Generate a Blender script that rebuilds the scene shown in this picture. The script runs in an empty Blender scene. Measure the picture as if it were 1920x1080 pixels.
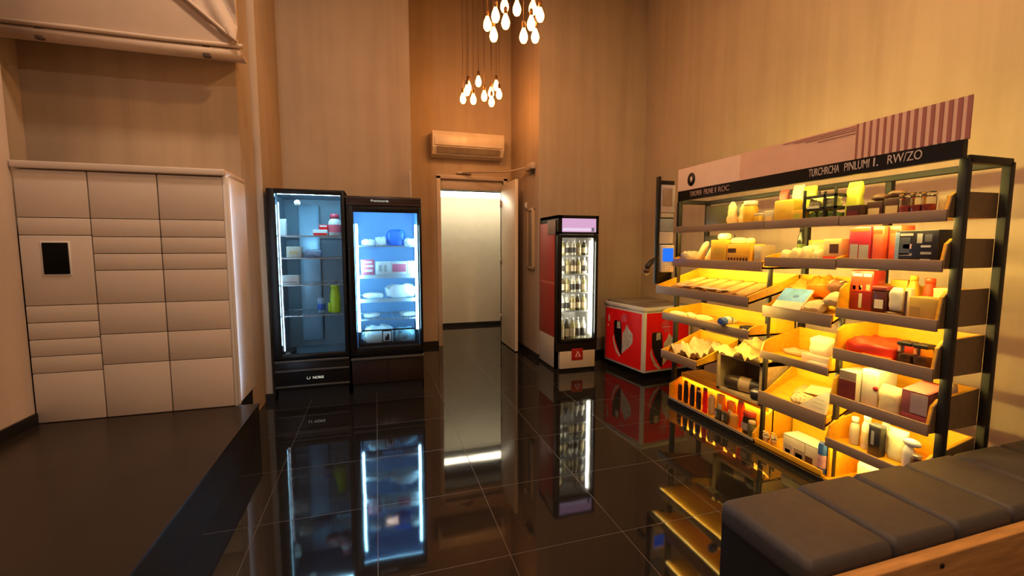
import bpy, bmesh, math, random
from mathutils import Vector, Matrix, noise
R = math.radians
random.seed(7)
sc = bpy.context.scene
col = sc.collection

# ------------------------------------------------------------------ camera, world, exposure, room lights
cam_d = bpy.data.cameras.new('camera')
cam = bpy.data.objects.new('camera', cam_d)
col.objects.link(cam)
cam_d.sensor_fit = 'HORIZONTAL'
cam_d.sensor_width = 36.0
cam_d.lens = 36.0 * 830.0 / 1920.0
cam_d.clip_start = 0.02
cam.location = (0, 0, 1.45)
cam.rotation_euler = (R(90 - 5.2), 0, R(-17.0))
sc.camera = cam

sc.view_settings.view_transform = 'Standard'
sc.view_settings.look = 'None'
sc.view_settings.gamma = 1.0
sc.view_settings.use_curve_mapping = False
sc.view_settings.exposure = 0.0
world = bpy.data.worlds.new('world')
sc.world = world
world.use_nodes = True
world.node_tree.nodes['Background'].inputs[0].default_value = (0.02, 0.013, 0.008, 1)
world.node_tree.nodes['Background'].inputs[1].default_value = 0.3

CEIL = 5.0
def area(name, loc, size, power, color, rot=(0, 0, 0), size_y=None):
    d = bpy.data.lights.new(name, 'AREA')
    d.energy = power
    d.color = color
    d.size = size
    if size_y:
        d.shape = 'RECTANGLE'
        d.size_y = size_y
    o = bpy.data.objects.new(name, d)
    o.location = loc
    o.rotation_euler = rot
    col.objects.link(o)
    return o
# ceiling downlights of the hall (all above / behind the camera)
area('ceiling_downlight', (1.9, 1.7, CEIL - .06), .25, 86, (1.0, .53, .20))
area('ceiling_downlight', (-0.7, 2.7, CEIL - .06), .25, 54, (1.0, .68, .47))
area('ceiling_downlight', (0.2, -1.2, CEIL - .06), .25, 64, (1.0, .74, .58))

# ------------------------------------------------------------------ materials
def lin(h):
    if isinstance(h, str):
        h = tuple(int(h[i:i + 2], 16) / 255 for i in (0, 2, 4))
        return tuple(c / 12.92 if c <= .04045 else ((c + .055) / 1.055) ** 2.4 for c in h)
    return h
MATS = {}
def mat(name, c, rough=.5, metal=0., var=.12, scale=8., stretch=(1, 1, 1), bump=0., emit=None, es=0., spec=.5, trans=0., coat=0., alpha=1.):
    if name in MATS:
        return MATS[name]
    m = bpy.data.materials.new(name)
    m.use_nodes = True
    nt = m.node_tree
    b = nt.nodes['Principled BSDF']
    c = lin(c)
    tc = nt.nodes.new('ShaderNodeTexCoord')
    mp = nt.nodes.new('ShaderNodeMapping')
    mp.inputs['Scale'].default_value = stretch
    nz = nt.nodes.new('ShaderNodeTexNoise')
    nz.inputs['Scale'].default_value = scale
    nz.inputs['Detail'].default_value = 5
    rp = nt.nodes.new('ShaderNodeValToRGB')
    rp.color_ramp.elements[0].position = .3
    rp.color_ramp.elements[1].position = .7
    rp.color_ramp.elements[0].color = tuple(max(0, x * (1 - var)) for x in c) + (1,)
    rp.color_ramp.elements[1].color = tuple(min(1, x * (1 + var)) for x in c) + (1,)
    nt.links.new(tc.outputs['Object'], mp.inputs[0])
    nt.links.new(mp.outputs[0], nz.inputs['Vector'])
    nt.links.new(nz.outputs['Fac'], rp.inputs[0])
    nt.links.new(rp.outputs[0], b.inputs['Base Color'])
    b.inputs['Roughness'].default_value = rough
    b.inputs['Metallic'].default_value = metal
    b.inputs['Specular IOR Level'].default_value = spec
    b.inputs['Transmission Weight'].default_value = trans
    b.inputs['Coat Weight'].default_value = coat
    b.inputs['Alpha'].default_value = alpha
    if bump:
        bp = nt.nodes.new('ShaderNodeBump')
        bp.inputs['Strength'].default_value = bump
        bp.inputs['Distance'].default_value = .02
        nt.links.new(nz.outputs['Fac'], bp.inputs['Height'])
        nt.links.new(bp.outputs[0], b.inputs['Normal'])
    if emit is not None:
        b.inputs['Emission Color'].default_value = lin(emit) + (1,)
        b.inputs['Emission Strength'].default_value = es
    MATS[name] = m
    return m

def glass_mat(name, tint=(1, 1, 1), refl=.08):
    if name in MATS:
        return MATS[name]
    m = bpy.data.materials.new(name)
    m.use_nodes = True
    nt = m.node_tree
    nt.nodes.clear()
    out = nt.nodes.new('ShaderNodeOutputMaterial')
    mx = nt.nodes.new('ShaderNodeMixShader')
    tr = nt.nodes.new('ShaderNodeBsdfTransparent')
    gl = nt.nodes.new('ShaderNodeBsdfGlossy')
    fr = nt.nodes.new('ShaderNodeFresnel')
    fr.inputs[0].default_value = 1.0 + refl * 5
    gl.inputs['Roughness'].default_value = .03
    tr.inputs[0].default_value = tint + (1,)
    nt.links.new(fr.outputs[0], mx.inputs[0])
    nt.links.new(tr.outputs[0], mx.inputs[1])
    nt.links.new(gl.outputs[0], mx.inputs[2])
    nt.links.new(mx.outputs[0], out.inputs[0])
    MATS[name] = m
    return m

def emis(name, c, s):
    if name in MATS:
        return MATS[name]
    m = bpy.data.materials.new(name)
    m.use_nodes = True
    nt = m.node_tree
    nt.nodes.clear()
    out = nt.nodes.new('ShaderNodeOutputMaterial')
    e = nt.nodes.new('ShaderNodeEmission')
    e.inputs[0].default_value = lin(c) + (1,)
    e.inputs[1].default_value = s
    nt.links.new(e.outputs[0], out.inputs[0])
    MATS[name] = m
    return m

def wall_mat(name, c):
    """trowelled plaster: soft blotches, vertical streaks and a few formwork seams"""
    m = mat(name, c, rough=.75, var=.10, scale=1.1)
    nt = m.node_tree
    b = nt.nodes['Principled BSDF']
    base = [l.from_socket for l in nt.links if l.to_socket == b.inputs['Base Color']][0]
    tc = nt.nodes.new('ShaderNodeTexCoord')
    mp = nt.nodes.new('ShaderNodeMapping')
    mp.inputs['Scale'].default_value = (9, 9, .5)
    nz = nt.nodes.new('ShaderNodeTexNoise')
    nz.inputs['Scale'].default_value = 1.0
    nz.inputs['Detail'].default_value = 6
    nt.links.new(tc.outputs['Object'], mp.inputs[0])
    nt.links.new(mp.outputs[0], nz.inputs['Vector'])
    rp = nt.nodes.new('ShaderNodeValToRGB')
    rp.color_ramp.elements[0].position = .32
    rp.color_ramp.elements[1].position = .6
    rp.color_ramp.elements[0].color = (.90, .885, .87, 1)
    rp.color_ramp.elements[1].color = (1, 1, 1, 1)
    nt.links.new(nz.outputs['Fac'], rp.inputs[0])
    mx = nt.nodes.new('ShaderNodeMixRGB')
    mx.blend_type = 'MULTIPLY'
    mx.inputs[0].default_value = 1
    nt.links.new(base, mx.inputs[1])
    nt.links.new(rp.outputs[0], mx.inputs[2])
    nt.links.new(mx.outputs[0], b.inputs['Base Color'])
    bp = nt.nodes.new('ShaderNodeBump')
    bp.inputs['Strength'].default_value = .25
    bp.inputs['Distance'].default_value = .01
    nt.links.new(nz.outputs['Fac'], bp.inputs['Height'])
    nt.links.new(bp.outputs[0], b.inputs['Normal'])
    return m

def tile_mat(name):
    m = bpy.data.materials.new(name)
    m.use_nodes = True
    nt = m.node_tree
    b = nt.nodes['Principled BSDF']
    tc = nt.nodes.new('ShaderNodeTexCoord')
    mp = nt.nodes.new('ShaderNodeMapping')
    mp.inputs['Location'].default_value = (-.57, -1.89, 0)
    br = nt.nodes.new('ShaderNodeTexBrick')
    br.offset = 0
    br.squash = 1
    br.inputs['Scale'].default_value = 1
    br.inputs['Brick Width'].default_value = .6
    br.inputs['Row Height'].default_value = .6
    br.inputs['Mortar Size'].default_value = .002
    br.inputs['Mortar Smooth'].default_value = .2
    br.inputs['Color1'].default_value = (.011, .010, .010, 1)
    br.inputs['Color2'].default_value = (.014, .013, .012, 1)
    br.inputs['Mortar'].default_value = (.075, .06, .045, 1)
    nt.links.new(tc.outputs['Object'], mp.inputs[0])
    nt.links.new(mp.outputs[0], br.inputs['Vector'])
    nt.links.new(br.outputs['Color'], b.inputs['Base Color'])
    rr = nt.nodes.new('ShaderNodeMapRange')
    rr.inputs['To Min'].default_value = .045
    rr.inputs['To Max'].default_value = .5
    nt.links.new(br.outputs['Fac'], rr.inputs['Value'])
    nt.links.new(rr.outputs[0], b.inputs['Roughness'])
    b.inputs['IOR'].default_value = 1.5
    nz = nt.nodes.new('ShaderNodeTexNoise')
    nz.inputs['Scale'].default_value = 3
    nt.links.new(tc.outputs['Object'], nz.inputs['Vector'])
    bp = nt.nodes.new('ShaderNodeBump')
    bp.inputs['Strength'].default_value = .02
    bp.inputs['Distance'].default_value = .02
    nt.links.new(nz.outputs['Fac'], bp.inputs['Height'])
    nt.links.new(bp.outputs[0], b.inputs['Normal'])
    MATS[name] = m
    return m

M_WALL = wall_mat('plaster', (.48, .375, .265))
M_WALLP = wall_mat('plaster_pale', (.60, .50, .43))
M_TILE = tile_mat('polished_black_tile')
M_BASE = mat('baseboard_black', (.008, .007, .006), .5)
M_CORR = mat('corridor_paint', (.62, .57, .46), .7, var=.03)
M_CEIL = mat('ceiling_paint', (.20, .16, .13), .9, var=.05)
M_MAT = mat('mat_rubber', (.020, .0135, .010), .30, var=.15, scale=3, spec=.45)
M_LOCK = mat('locker_paint', (.66, .58, .51), .45, var=.04, scale=1.5)
M_LOCKW = mat('locker_white', (.78, .76, .74), .8, var=.03)
M_BLACK = mat('black_enamel', (.004, .004, .0045), .4, var=.05, spec=.3)
M_BLACKM = mat('black_powder_metal', (.006, .0055, .0055), .6, var=.1)
M_BROWNM = mat('brown_enamel', (.022, .012, .011), .3, var=.1)
M_LINER = mat('fridge_liner', (.17, .26, .32), .45, metal=.15, var=.06, scale=2)
M_LINER2 = mat('fridge_liner_blue', (.28, .48, .70), .45, var=.05, scale=2)
M_GLASS = glass_mat('door_glass', (.95, .98, 1.0), .08)
M_CLEAR = glass_mat('clear_plastic', (.93, .92, .88), .10)
M_WIRE = mat('shelf_steel', (.45, .48, .50), .3, metal=.6, var=.05)
M_WOOD = mat('shelf_wood', (.82, .42, .014), .5, var=.14, scale=5, stretch=(6, 1, 6))
M_LIP = mat('shelf_edge_shaded', (.30, .21, .14), .5, var=.08, scale=5, stretch=(6, 1, 6))  # shelf wood with the lips' lack of LED light put into the colour
M_END = mat('end_panel_brown', (.20, .125, .05), .5, var=.12, scale=5, stretch=(6, 1, 6))  # duller, darker brown than the shelf wood
M_WOODR = mat('bench_board_wood', (.50, .25, .075), .5, var=.22, scale=4, stretch=(1.5, 9, 9), bump=.1)
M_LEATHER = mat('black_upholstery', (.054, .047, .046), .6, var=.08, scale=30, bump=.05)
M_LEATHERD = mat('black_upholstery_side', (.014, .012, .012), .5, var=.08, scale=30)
M_RED = mat('red_vinyl', (.90, .010, .012), .6, var=.06, spec=.2)
M_REDP = mat('red_panel', (.48, .055, .035), .45, var=.08, scale=3)
M_WHITE = mat('white_plastic', (.72, .70, .66), .4, var=.03)
M_CREAM = mat('cream_panel', (.55, .48, .38), .5, var=.05)
M_SALMON = mat('sign_salmon', (.78, .50, .38), .5, var=.04)
M_SALMON2 = mat('sign_salmon_light', (.90, .68, .55), .5, var=.04)
M_STRIPE = mat('sign_stripe', (.36, .13, .11), .5, var=.05)
M_BANDL = mat('sign_letters', (.60, .50, .45), .5, var=.03)
M_ALU = mat('aluminium', (.55, .52, .48), .35, metal=.8, var=.05)
M_BRUSH = mat('kraft_grey', (.40, .33, .25), .7, var=.1)
M_KRAFT = mat('kraft_paper', (.58, .40, .20), .75, var=.12, scale=12, bump=.1)
M_PAPER = mat('cream_paper', (.56, .43, .24), .7, var=.1, scale=10, bump=.15)
M_WHITEP = mat('white_paper', (.62, .56, .46), .6, var=.06)
M_YEL = mat('yellow_pack', (.62, .36, .025), .5, var=.1)
M_YELG = mat('lime_pack', (.42, .42, .045), .5, var=.2, scale=15)
M_LIME = mat('lime_plastic', (.55, .75, .02), .35, var=.04)
M_GREEN = mat('herb_green', (.10, .16, .03), .6, var=.5, scale=40, bump=.3)
M_ORANGE = mat('orange_pack', (.82, .18, .008), .4, var=.12)
M_ORED = mat('orange_red_pack', (.80, .06, .012), .4, var=.12)
M_REDD = mat('dark_red_carton', (.24, .012, .008), .4, var=.12)
M_BURG = mat('burgundy_carton', (.16, .022, .022), .45, var=.15, scale=14)
M_PINK = mat('pink_carton', (.62, .16, .15), .5, var=.08)
M_PINKL = mat('pale_pink', (.74, .45, .46), .5, var=.06)
M_CHOC = mat('chocolate_brown', (.06, .022, .015), .4, var=.15)
M_GREYP = mat('grey_card', (.42, .40, .38), .55, var=.08)
M_LAV = mat('lavender_card', (.46, .42, .48), .45, var=.06, scale=3)
M_BLUEC = mat('blue_can_paint', (.05, .15, .55), .3, metal=.3, var=.2, scale=20)
M_BLUEP = mat('pale_blue_print', (.28, .42, .60), .45, var=.3, scale=16)
M_BLUE = mat('bright_blue', (.03, .16, .65), .35, var=.1)
M_BREAD = mat('bread_crust', (.72, .50, .22), .7, var=.2, scale=9, bump=.2)
M_BREADL = mat('pale_bread', (.66, .53, .30), .7, var=.1, scale=9, bump=.15)
M_NAVY = mat('navy_black', (.012, .012, .022), .35, var=.1)
M_HAM = mat('dark_roll', (.035, .02, .018), .4, var=.2, scale=15)
M_LED = emis('led_warm', (1.0, .74, .17), 145)
M_BULB = emis('bulb_glow', (1.0, .35, .065), 38)
M_TUBEB = emis('tube_cold', (.32, .72, 1.0), 52)
M_TUBEB1 = emis('tube_cold_dim', (.36, .76, 1.0), 90)
M_TUBEW = emis('tube_white', (1.0, .93, .76), 26)
M_STRIP = emis('corridor_strip', (1.0, .86, .60), 24)
M_HEADER = emis('header_lightbox', (.72, .40, .62), 1.0)
M_SCREEN = emis('screen_blue', (.02, .16, .85), 1.2)
M_LOGO = emis('lit_lettering', (.9, .85, .7), .8)

# ------------------------------------------------------------------ mesh builders
class MB:
    def __init__(self):
        self.bm = bmesh.new()
        self.smooth_from = []
    def _add(self, verts, faces, smooth=False):
        vs = [self.bm.verts.new(v) for v in verts]
        for f in faces:
            try:
                fc = self.bm.faces.new([vs[i] for i in f])
                fc.smooth = smooth
            except ValueError:
                pass
        return self
    def box(self, x0, x1, y0, y1, z0, z1, bev=0., seg=2):
        if bev <= 0:
            v = [(x, y, z) for z in (z0, z1) for y in (y0, y1) for x in (x0, x1)]
            return self._add(v, [(0, 2, 3, 1), (4, 5, 7, 6), (0, 1, 5, 4), (2, 6, 7, 3), (0, 4, 6, 2), (1, 3, 7, 5)])
        t = bmesh.new()
        bmesh.ops.create_cube(t, size=1)
        for v in t.verts:
            v.co = Vector(((x0 + x1) / 2 + v.co.x * (x1 - x0), (y0 + y1) / 2 + v.co.y * (y1 - y0), (z0 + z1) / 2 + v.co.z * (z1 - z0)))
        b = min(bev, .48 * min(x1 - x0, y1 - y0, z1 - z0))
        bmesh.ops.bevel(t, geom=t.edges[:], offset=b, segments=seg, affect='EDGES', profile=.5)
        return self.merge(t, True)
    def merge(self, t, smooth=False):
        t.verts.index_update()
        self._add([v.co.copy() for v in t.verts], [[v.index for v in f.verts] for f in t.faces], smooth)
        t.free()
        return self
    def prism(self, poly, a, b, axis='y'):
        """extrude a 2-D polygon along an axis"""
        def P(p, t):
            return {'y': (p[0], t, p[1]), 'x': (t, p[0], p[1]), 'z': (p[0], p[1], t)}[axis]
        n = len(poly)
        v = [P(p, a) for p in poly] + [P(p, b) for p in poly]
        f = [tuple(range(n)), tuple(range(2 * n - 1, n - 1, -1))] + [(i, i + n, (i + 1) % n + n, (i + 1) % n) for i in range(n)]
        return self._add(v, f)
    def lathe(self, prof, cx=0, cy=0, cz=0, n=20, axis='z', sx=1., sy=1.):
        v, f = [], []
        for r, z in prof:
            for k in range(n):
                a = 2 * math.pi * k / n
                p = (r * math.cos(a) * sx, r * math.sin(a) * sy, z)
                if axis == 'x':
                    p = (p[2], p[0], p[1])
                if axis == 'y':
                    p = (p[0], p[2], p[1])
                v.append((p[0] + cx, p[1] + cy, p[2] + cz))
        m = len(prof)
        for i in range(m - 1):
            for k in range(n):
                f.append((i * n + k, i * n + (k + 1) % n, (i + 1) * n + (k + 1) % n, (i + 1) * n + k))
        f.append(tuple(range(n - 1, -1, -1)))
        f.append(tuple((m - 1) * n + k for k in range(n)))
        return self._add(v, f, True)
    def tube(self, pts, r, n=8):
        pts = [Vector(p) for p in pts]
        v, f = [], []
        for i, p in enumerate(pts):
            d = (pts[min(i + 1, len(pts) - 1)] - pts[max(i - 1, 0)]).normalized()
            u = d.cross(Vector((0, 0, 1)))
            if u.length < 1e-3:
                u = d.cross(Vector((1, 0, 0)))
            u.normalize()
            w = d.cross(u)
            rr = r[i] if isinstance(r, (list, tuple)) else r
            for k in range(n):
                a = 2 * math.pi * k / n
                v.append(p + u * math.cos(a) * rr + w * math.sin(a) * rr)
        for i in range(len(pts) - 1):
            for k in range(n):
                f.append((i * n + k, i * n + (k + 1) % n, (i + 1) * n + (k + 1) % n, (i + 1) * n + k))
        f.append(tuple(range(n - 1, -1, -1)))
        f.append(tuple((len(pts) - 1) * n + k for k in range(n)))
        return self._add(v, f, True)
    def ellipsoid(self, c, r, rotz=0., roty=0., rough=0., seed=0, power=1., seg=20):
        t = bmesh.new()
        bmesh.ops.create_uvsphere(t, u_segments=seg, v_segments=seg // 2 + 2, radius=1)
        m = Matrix.Rotation(rotz, 3, 'Z') @ Matrix.Rotation(roty, 3, 'Y')
        for v in t.verts:
            p = v.co.copy()
            q = Vector([math.copysign(abs(x) ** power, x) for x in p])
            if rough:
                q *= 1 + rough * noise.noise(p * 2.3 + Vector((seed, seed * 1.7, 0)))
            v.co = m @ Vector((q.x * r[0], q.y * r[1], q.z * r[2])) + Vector(c)
        return self.merge(t, True)
    def sheet(self, nx, ny, fn, thick=.002, smooth=True):
        """a thin sheet given by fn(s,t) -> point, closed by a second layer below"""
        v, f = [], []
        for j in range(ny + 1):
            for i in range(nx + 1):
                v.append(Vector(fn(i / nx, j / ny)))
        n = len(v)
        v += [p - Vector((0, 0, thick)) for p in v]
        W = nx + 1
        for j in range(ny):
            for i in range(nx):
                a = j * W + i
                f.append((a, a + 1, a + W + 1, a + W))
                f.append((n + a, n + a + W, n + a + W + 1, n + a + 1))
        for i in range(nx):
            f.append((i, n + i, n + i + 1, i + 1))
            a = ny * W + i
            f.append((a, a + 1, n + a + 1, n + a))
        for j in range(ny):
            a = j * W
            f.append((a, a + W, n + a + W, n + a))
            a = j * W + nx
            f.append((a, n + a, n + a + W, a + W))
        return self._add(v, f, smooth)
    def xform(self, m):
        bmesh.ops.transform(self.bm, matrix=m, verts=self.bm.verts[:])
        return self
    def build(self, name, material, parent=None, label=None):
        off = Vector((0, 0, 0))
        p = parent
        while p is not None:
            off += Vector(p.location)
            p = p.parent
        bmesh.ops.recalc_face_normals(self.bm, faces=self.bm.faces[:])
        me = bpy.data.meshes.new(name)
        for v in self.bm.verts:
            v.co -= off
        self.bm.to_mesh(me)
        self.bm.free()
        me.materials.append(material)
        o = bpy.data.objects.new(name, me)
        col.objects.link(o)
        if parent is not None:
            o.parent = parent
        if label:
            o['label'] = label
        return o

def box(*a, **k):
    return MB().box(*a, **k)
def thing(name, label, cat, loc=(0, 0, 0), group=None):
    o = bpy.data.objects.new(name, None)
    o.empty_display_size = .1
    col.objects.link(o)
    o.location = loc
    o['label'] = label
    o['category'] = cat
    if group:
        o['group'] = group
    return o
def tag(o, label, cat, group=None, kind=None):
    o['label'] = label
    o['category'] = cat
    if group:
        o['group'] = group
    if kind:
        o['kind'] = kind
    return o
def struct(o, label=None):
    o['kind'] = 'structure'
    if label:
        o['label'] = label
    return o
def text_mb(s, size, extrude=.001, sx=1.):
    cu = bpy.data.curves.new('t', 'FONT')
    cu.body = s
    cu.size = size
    cu.extrude = extrude
    cu.align_x = 'CENTER'
    cu.align_y = 'CENTER'
    o = bpy.data.objects.new('t', cu)
    col.objects.link(o)
    dg = bpy.context.evaluated_depsgraph_get()
    me = bpy.data.meshes.new_from_object(o.evaluated_get(dg))
    b = MB()
    b.bm.from_mesh(me)
    bpy.data.objects.remove(o)
    bpy.data.meshes.remove(me)
    b.xform(Matrix.Diagonal((sx, 1, 1, 1)))
    return b
FRONT_Y = Matrix.Rotation(R(90), 4, 'X')                                  # lettering facing -Y
FRONT_X = Matrix.Rotation(R(-90), 4, 'Z') @ Matrix.Rotation(R(90), 4, 'X')  # lettering facing -X
def T(x, y, z):
    return Matrix.Translation((x, y, z))

# ------------------------------------------------------------------ room shell
XL, XR, YB = -2.195, 3.48, -2.6
YW, YN, YR, YF = 4.15, 6.5, 5.3, 5.5      # locker wall, niche back, right back wall, fridge wall
NX0, NX1 = .43, 1.97
struct(box(XL - .2, XR + .2, YB - .2, 8.4, -.2, 0).build('floor', M_TILE))
struct(box(XL - .2, XR + .2, YB - .2, YN + .2, CEIL, CEIL + .2).build('ceiling', M_CEIL))
struct(box(XL - .2, XL, YB, 3.655, 0, CEIL).build('wall_left', M_WALLP))
struct(box(XL - .4, XL - .2, 3.4, YW + .2, 0, CEIL).build('wall_recess', M_WALL))
struct(box(XR, XR + .2, YB, YR + .2, 0, CEIL).build('wall_right', M_WALL))
struct(box(XL - .2, XR + .2, YB - .2, YB, 0, CEIL).build('wall_rear', M_WALL))
struct(box(XL - .4, -1.03, YW, YF + .2, 0, CEIL, bev=.006).build('wall_locker', M_WALL))
struct(box(-1.035, -.97, 4.57, YF + .2, 0, CEIL, bev=.006).build('wall_pilaster', M_WALL))
struct(box(-.97, NX0, YF, YF + .2, 0, CEIL).build('wall_back', M_WALL))
struct(box(NX0 - .2, NX0, YF + .2, YN, 0, CEIL).build('wall_niche', M_WALL))
nb = MB()
DX0, DX1, DZ = .91, 1.85, 2.31
nb.box(NX0 - .2, DX0, YN, YN + .16, 0, CEIL).box(DX1, NX1 + .2, YN, YN + .16, 0, CEIL).box(DX0, DX1, YN, YN + .16, DZ + .17, CEIL)
struct(nb.build('wall_niche_end', M_WALL))
struct(box(NX1, XR + .2, YR, YN, 0, CEIL, bev=.006).build('wall_back_right', M_WALL))
# corridor beyond the doorway
cb = MB()
cb.box(.3, 3.2, 8.08, 8.2, 0, 2.6).box(.2, .3, YN + .16, 8.2, 0, 2.6).box(2.9, 3.0, YN + .16, 8.2, 0, 2.6)
struct(cb.build('wall_corridor', M_CORR))
struct(box(.2, 3.0, YN + .16, 8.2, 2.6, 2.7).build('ceiling_corridor', M_CEIL))
struct(box(.3, 2.9, 8.06, 8.08, 0, .06).build('baseboard_corridor', M_BASE))
st = thing('corridor_light', 'bright white light strip along the top of the far corridor wall', 'light', (1.6, 8.0, 2.36))
box(.6, 2.7, 7.52, 8.079, 2.395, 2.47).build('housing', M_BLACK, st)
box(.6, 2.7, 7.55, 7.62, 2.31, 2.395, bev=.01).build('diffuser', M_STRIP, st)
# baseboards
BH = .075
PZ = .28          # height of the raised platform in front of the lockers
struct(box(XL, XL + .015, YB, 3.67, PZ, PZ + BH).build('baseboard_left', M_BASE))
struct(box(-1.03, -.955, 4.555, 4.57, 0, BH).build('baseboard_pilaster', M_BASE))
struct(box(-.97, NX0, YF - .015, YF, 0, BH).build('baseboard_back', M_BASE))
struct(box(NX0, DX0 - .02, YN - .015, YN, 0, BH).build('baseboard_niche', M_BASE))
struct(box(NX1 - .015, NX1, YR - .01, YN, 0, BH).build('baseboard_niche_right', M_BASE))
struct(box(NX1, XR, YR - .015, YR, 0, BH).build('baseboard_back_right', M_BASE))
struct(box(XR - .015, XR, YB, YR, 0, BH).build('baseboard_right', M_BASE))
# door frame, leaf
M_FRAME = mat('door_frame_paint', (.55, .44, .34), .45, var=.04)
fr = MB()
fr.box(DX0 - .06, DX0, YN - .02, YN + .17, 0, DZ + .17, bev=.004).box(DX1, DX1 + .06, YN - .02, YN + .17, 0, DZ + .17, bev=.004)
fr.box(DX0 - .06, DX1 + .06, YN - .02, YN + .17, DZ + .13, DZ + .19, bev=.004).box(DX0, DX1, YN + .03, YN + .15, DZ - .01, DZ + .13, bev=.004)
struct(fr.build('trim_1', M_FRAME))
dl = MB().box(1.81, 1.855, 5.78, YN - .02, .012, DZ + .06, bev=.004)
struct(dl.build('door_1', mat('door_leaf_paint', (.76, .66, .52), .4, var=.04)))
for dz in (.35, 1.2, 2.05):
    hb = MB().lathe([(.011, 0), (.011, .1)], 1.80, YN - .03, dz, n=12).build('hinge', M_ALU, bpy.data.objects['door_1'])
# framed notice board on the niche side wall
pb = thing('wall_board', 'narrow upright framed board on the niche wall beside the open door', 'board', (1.95, 5.55, 1.2))
box(1.955, 1.97, 5.45, 5.66, 1.20, 1.93, bev=.003).build('panel', mat('board_face', (.30, .24, .17), .5), pb)
fm = MB()
fm.box(1.93, 1.969, 5.42, 5.455, 1.17, 1.96, bev=.005).box(1.945, 1.969, 5.65, 5.68, 1.17, 1.96, bev=.004).box(1.945, 1.969, 5.42, 5.68, 1.17, 1.2, bev=.004).box(1.945, 1.969, 5.42, 5.68, 1.93, 1.96, bev=.004)
fm.build('frame', mat('board_frame', (.50, .38, .25), .4), pb)
ws = thing('wall_switch', 'small pale switch above the framed board on the niche wall', 'switch', (1.96, 5.78, 2.02))
box(1.955, 1.969, 5.74, 5.82, 1.98, 2.06, bev=.004).build('plate', M_WHITE, ws)
box(1.949, 1.957, 5.76, 5.80, 2.0, 2.04, bev=.003).build('rocker', M_WHITE, ws)
# door closer with long arm
dc = thing('door_closer', 'pale metal door closer with a long arm across the doorway head', 'door closer', (1.9, 5.6, 2.5))
box(1.905, 1.969, 5.40, 5.66, 2.45, 2.53, bev=.012).build('body', M_FRAME, dc)
box(1.925, 1.955, 5.42, 5.46, 2.39, 2.45, bev=.006).build('spindle', M_BLACKM, dc)
MB().tube([(1.93, 5.60, 2.50), (1.80, 6.1, 2.515), (1.22, 6.46, 2.53)], .011, 8).build('arm', M_FRAME, dc)
box(1.14, 1.36, 6.452, 6.479, 2.515, 2.55, bev=.006).build('bracket', M_FRAME, dc)
# conduit strip beside the niche edge
struct(box(.395, .425, YF - .012, YF, 1.95, 2.36, bev=.004).build('trim_2', M_FRAME))
# air conditioner
ac = thing('air_conditioner', 'cream wall air conditioner above the doorway', 'air conditioner', (1.32, 6.4, 2.76))
MB().prism([(YN - .001, 2.73), (YN - .001, 3.06), (YN - .20, 3.06), (YN - .235, 3.0), (YN - .225, 2.84), (YN - .16, 2.75)], .78, 1.80, 'x').build('casing', mat('ac_white', (.74, .66, .55), .35, var=.02), ac)
box(.80, 1.78, 6.255, 6.2755, 2.86, 2.99, bev=.006).build('front_panel', mat('ac_white', 0), ac)
MB().prism([(YN - .195, 2.77), (YN - .24, 2.838), (YN - .232, 2.846), (YN - .187, 2.778)], .84, 1.74, 'x').build('air_flap', mat('ac_flap', (.30, .24, .18), .5), ac)

# ------------------------------------------------------------------ raised platform
pf = MB().prism([(XL, -1.2), (-.893, -1.2), (-.877, 3.66), (-1.035, 3.66), (-1.035, 4.148), (XL - .18, 4.148), (XL - .18, 3.66), (XL, 3.66)], 0.0, PZ - .012, 'z')
struct(pf.build('platform', mat('platform_side', (.010, .008, .007), .6)))
pt_ = MB().prism([(XL, -1.2), (-.888, -1.2), (-.872, 3.664), (-1.035, 3.664), (-1.035, 4.148), (XL - .18, 4.148), (XL - .18, 3.664), (XL, 3.664)], PZ - .012, PZ, 'z')
struct(pt_.build('platform_top', M_MAT))

# ------------------------------------------------------------------ parcel locker
lk = thing('parcel_locker', 'tall beige bank of parcel lockers with a black touch panel', 'locker', (-1.6, 3.9, PZ))
LX0, LX1, LY, LB, LH = -2.19, -1.01, 3.655, PZ, 2.0
LK_ = .807
box(LX0, LX1 - .022, LY + .02, 4.146, LB, LH - .06).build('cabinet', mat('locker_gap', (.22, .17, .13), .6), lk)
box(LX1 - .022, LX1, LY - .005, 4.146, LB, LH - .03, bev=.006).build('side_panel', M_LOCKW, lk, 'white side panel')
sl_ = box(LX1, LX1 + .018, LY - .005, LY + .012, LB + .01, LH - .05, bev=.003).build('added_glow_holder', M_LOCKW, lk)  # unseen holder and strip, added to give the side panel its cold gradient
box(LX1 + .002, LX1 + .015, LY + .0121, LY + .016, LB + .02, LH - .06).build('added_glow_strip', emis('edge_cold', (.62, .80, 1.0), 45), sl_)
box(LX0, LX1, LY - .025, 4.146, LH - .045, LH, bev=.006).build('top_panel', M_LOCK, lk)
cols = [(-2.19, -1.811), (-1.807, -1.424), (-1.420, -1.031)]
rows = [[.0, .42, .56, .70, .84, .98, 1.55, 1.69, 2.07],
        [.0, .46, .72, .98, 1.26, 1.40, 1.54, 1.69, 2.07],
        [.0, .46, .72, .98, 1.26, 1.40, 1.54, 1.69, 2.07]]
for (x0, x1), rr in zip(cols, rows):
    rr = [LB + q * LK_ for q in rr]
    for a, b in zip(rr[:-1], rr[1:]):
        box(x0 + .002, x1 - .002, LY - .002, LY + .022, max(a + .002, LB + .004), b - .002, bev=.003).build('door', M_LOCK, lk)
tp = box(-2.073, -1.937, LY - .012, LY + .01, 1.277, 1.483, bev=.004).build('touch_panel', mat('touch_black', (.004, .004, .004), .6, spec=.1), lk, 'black touch panel')
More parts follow.
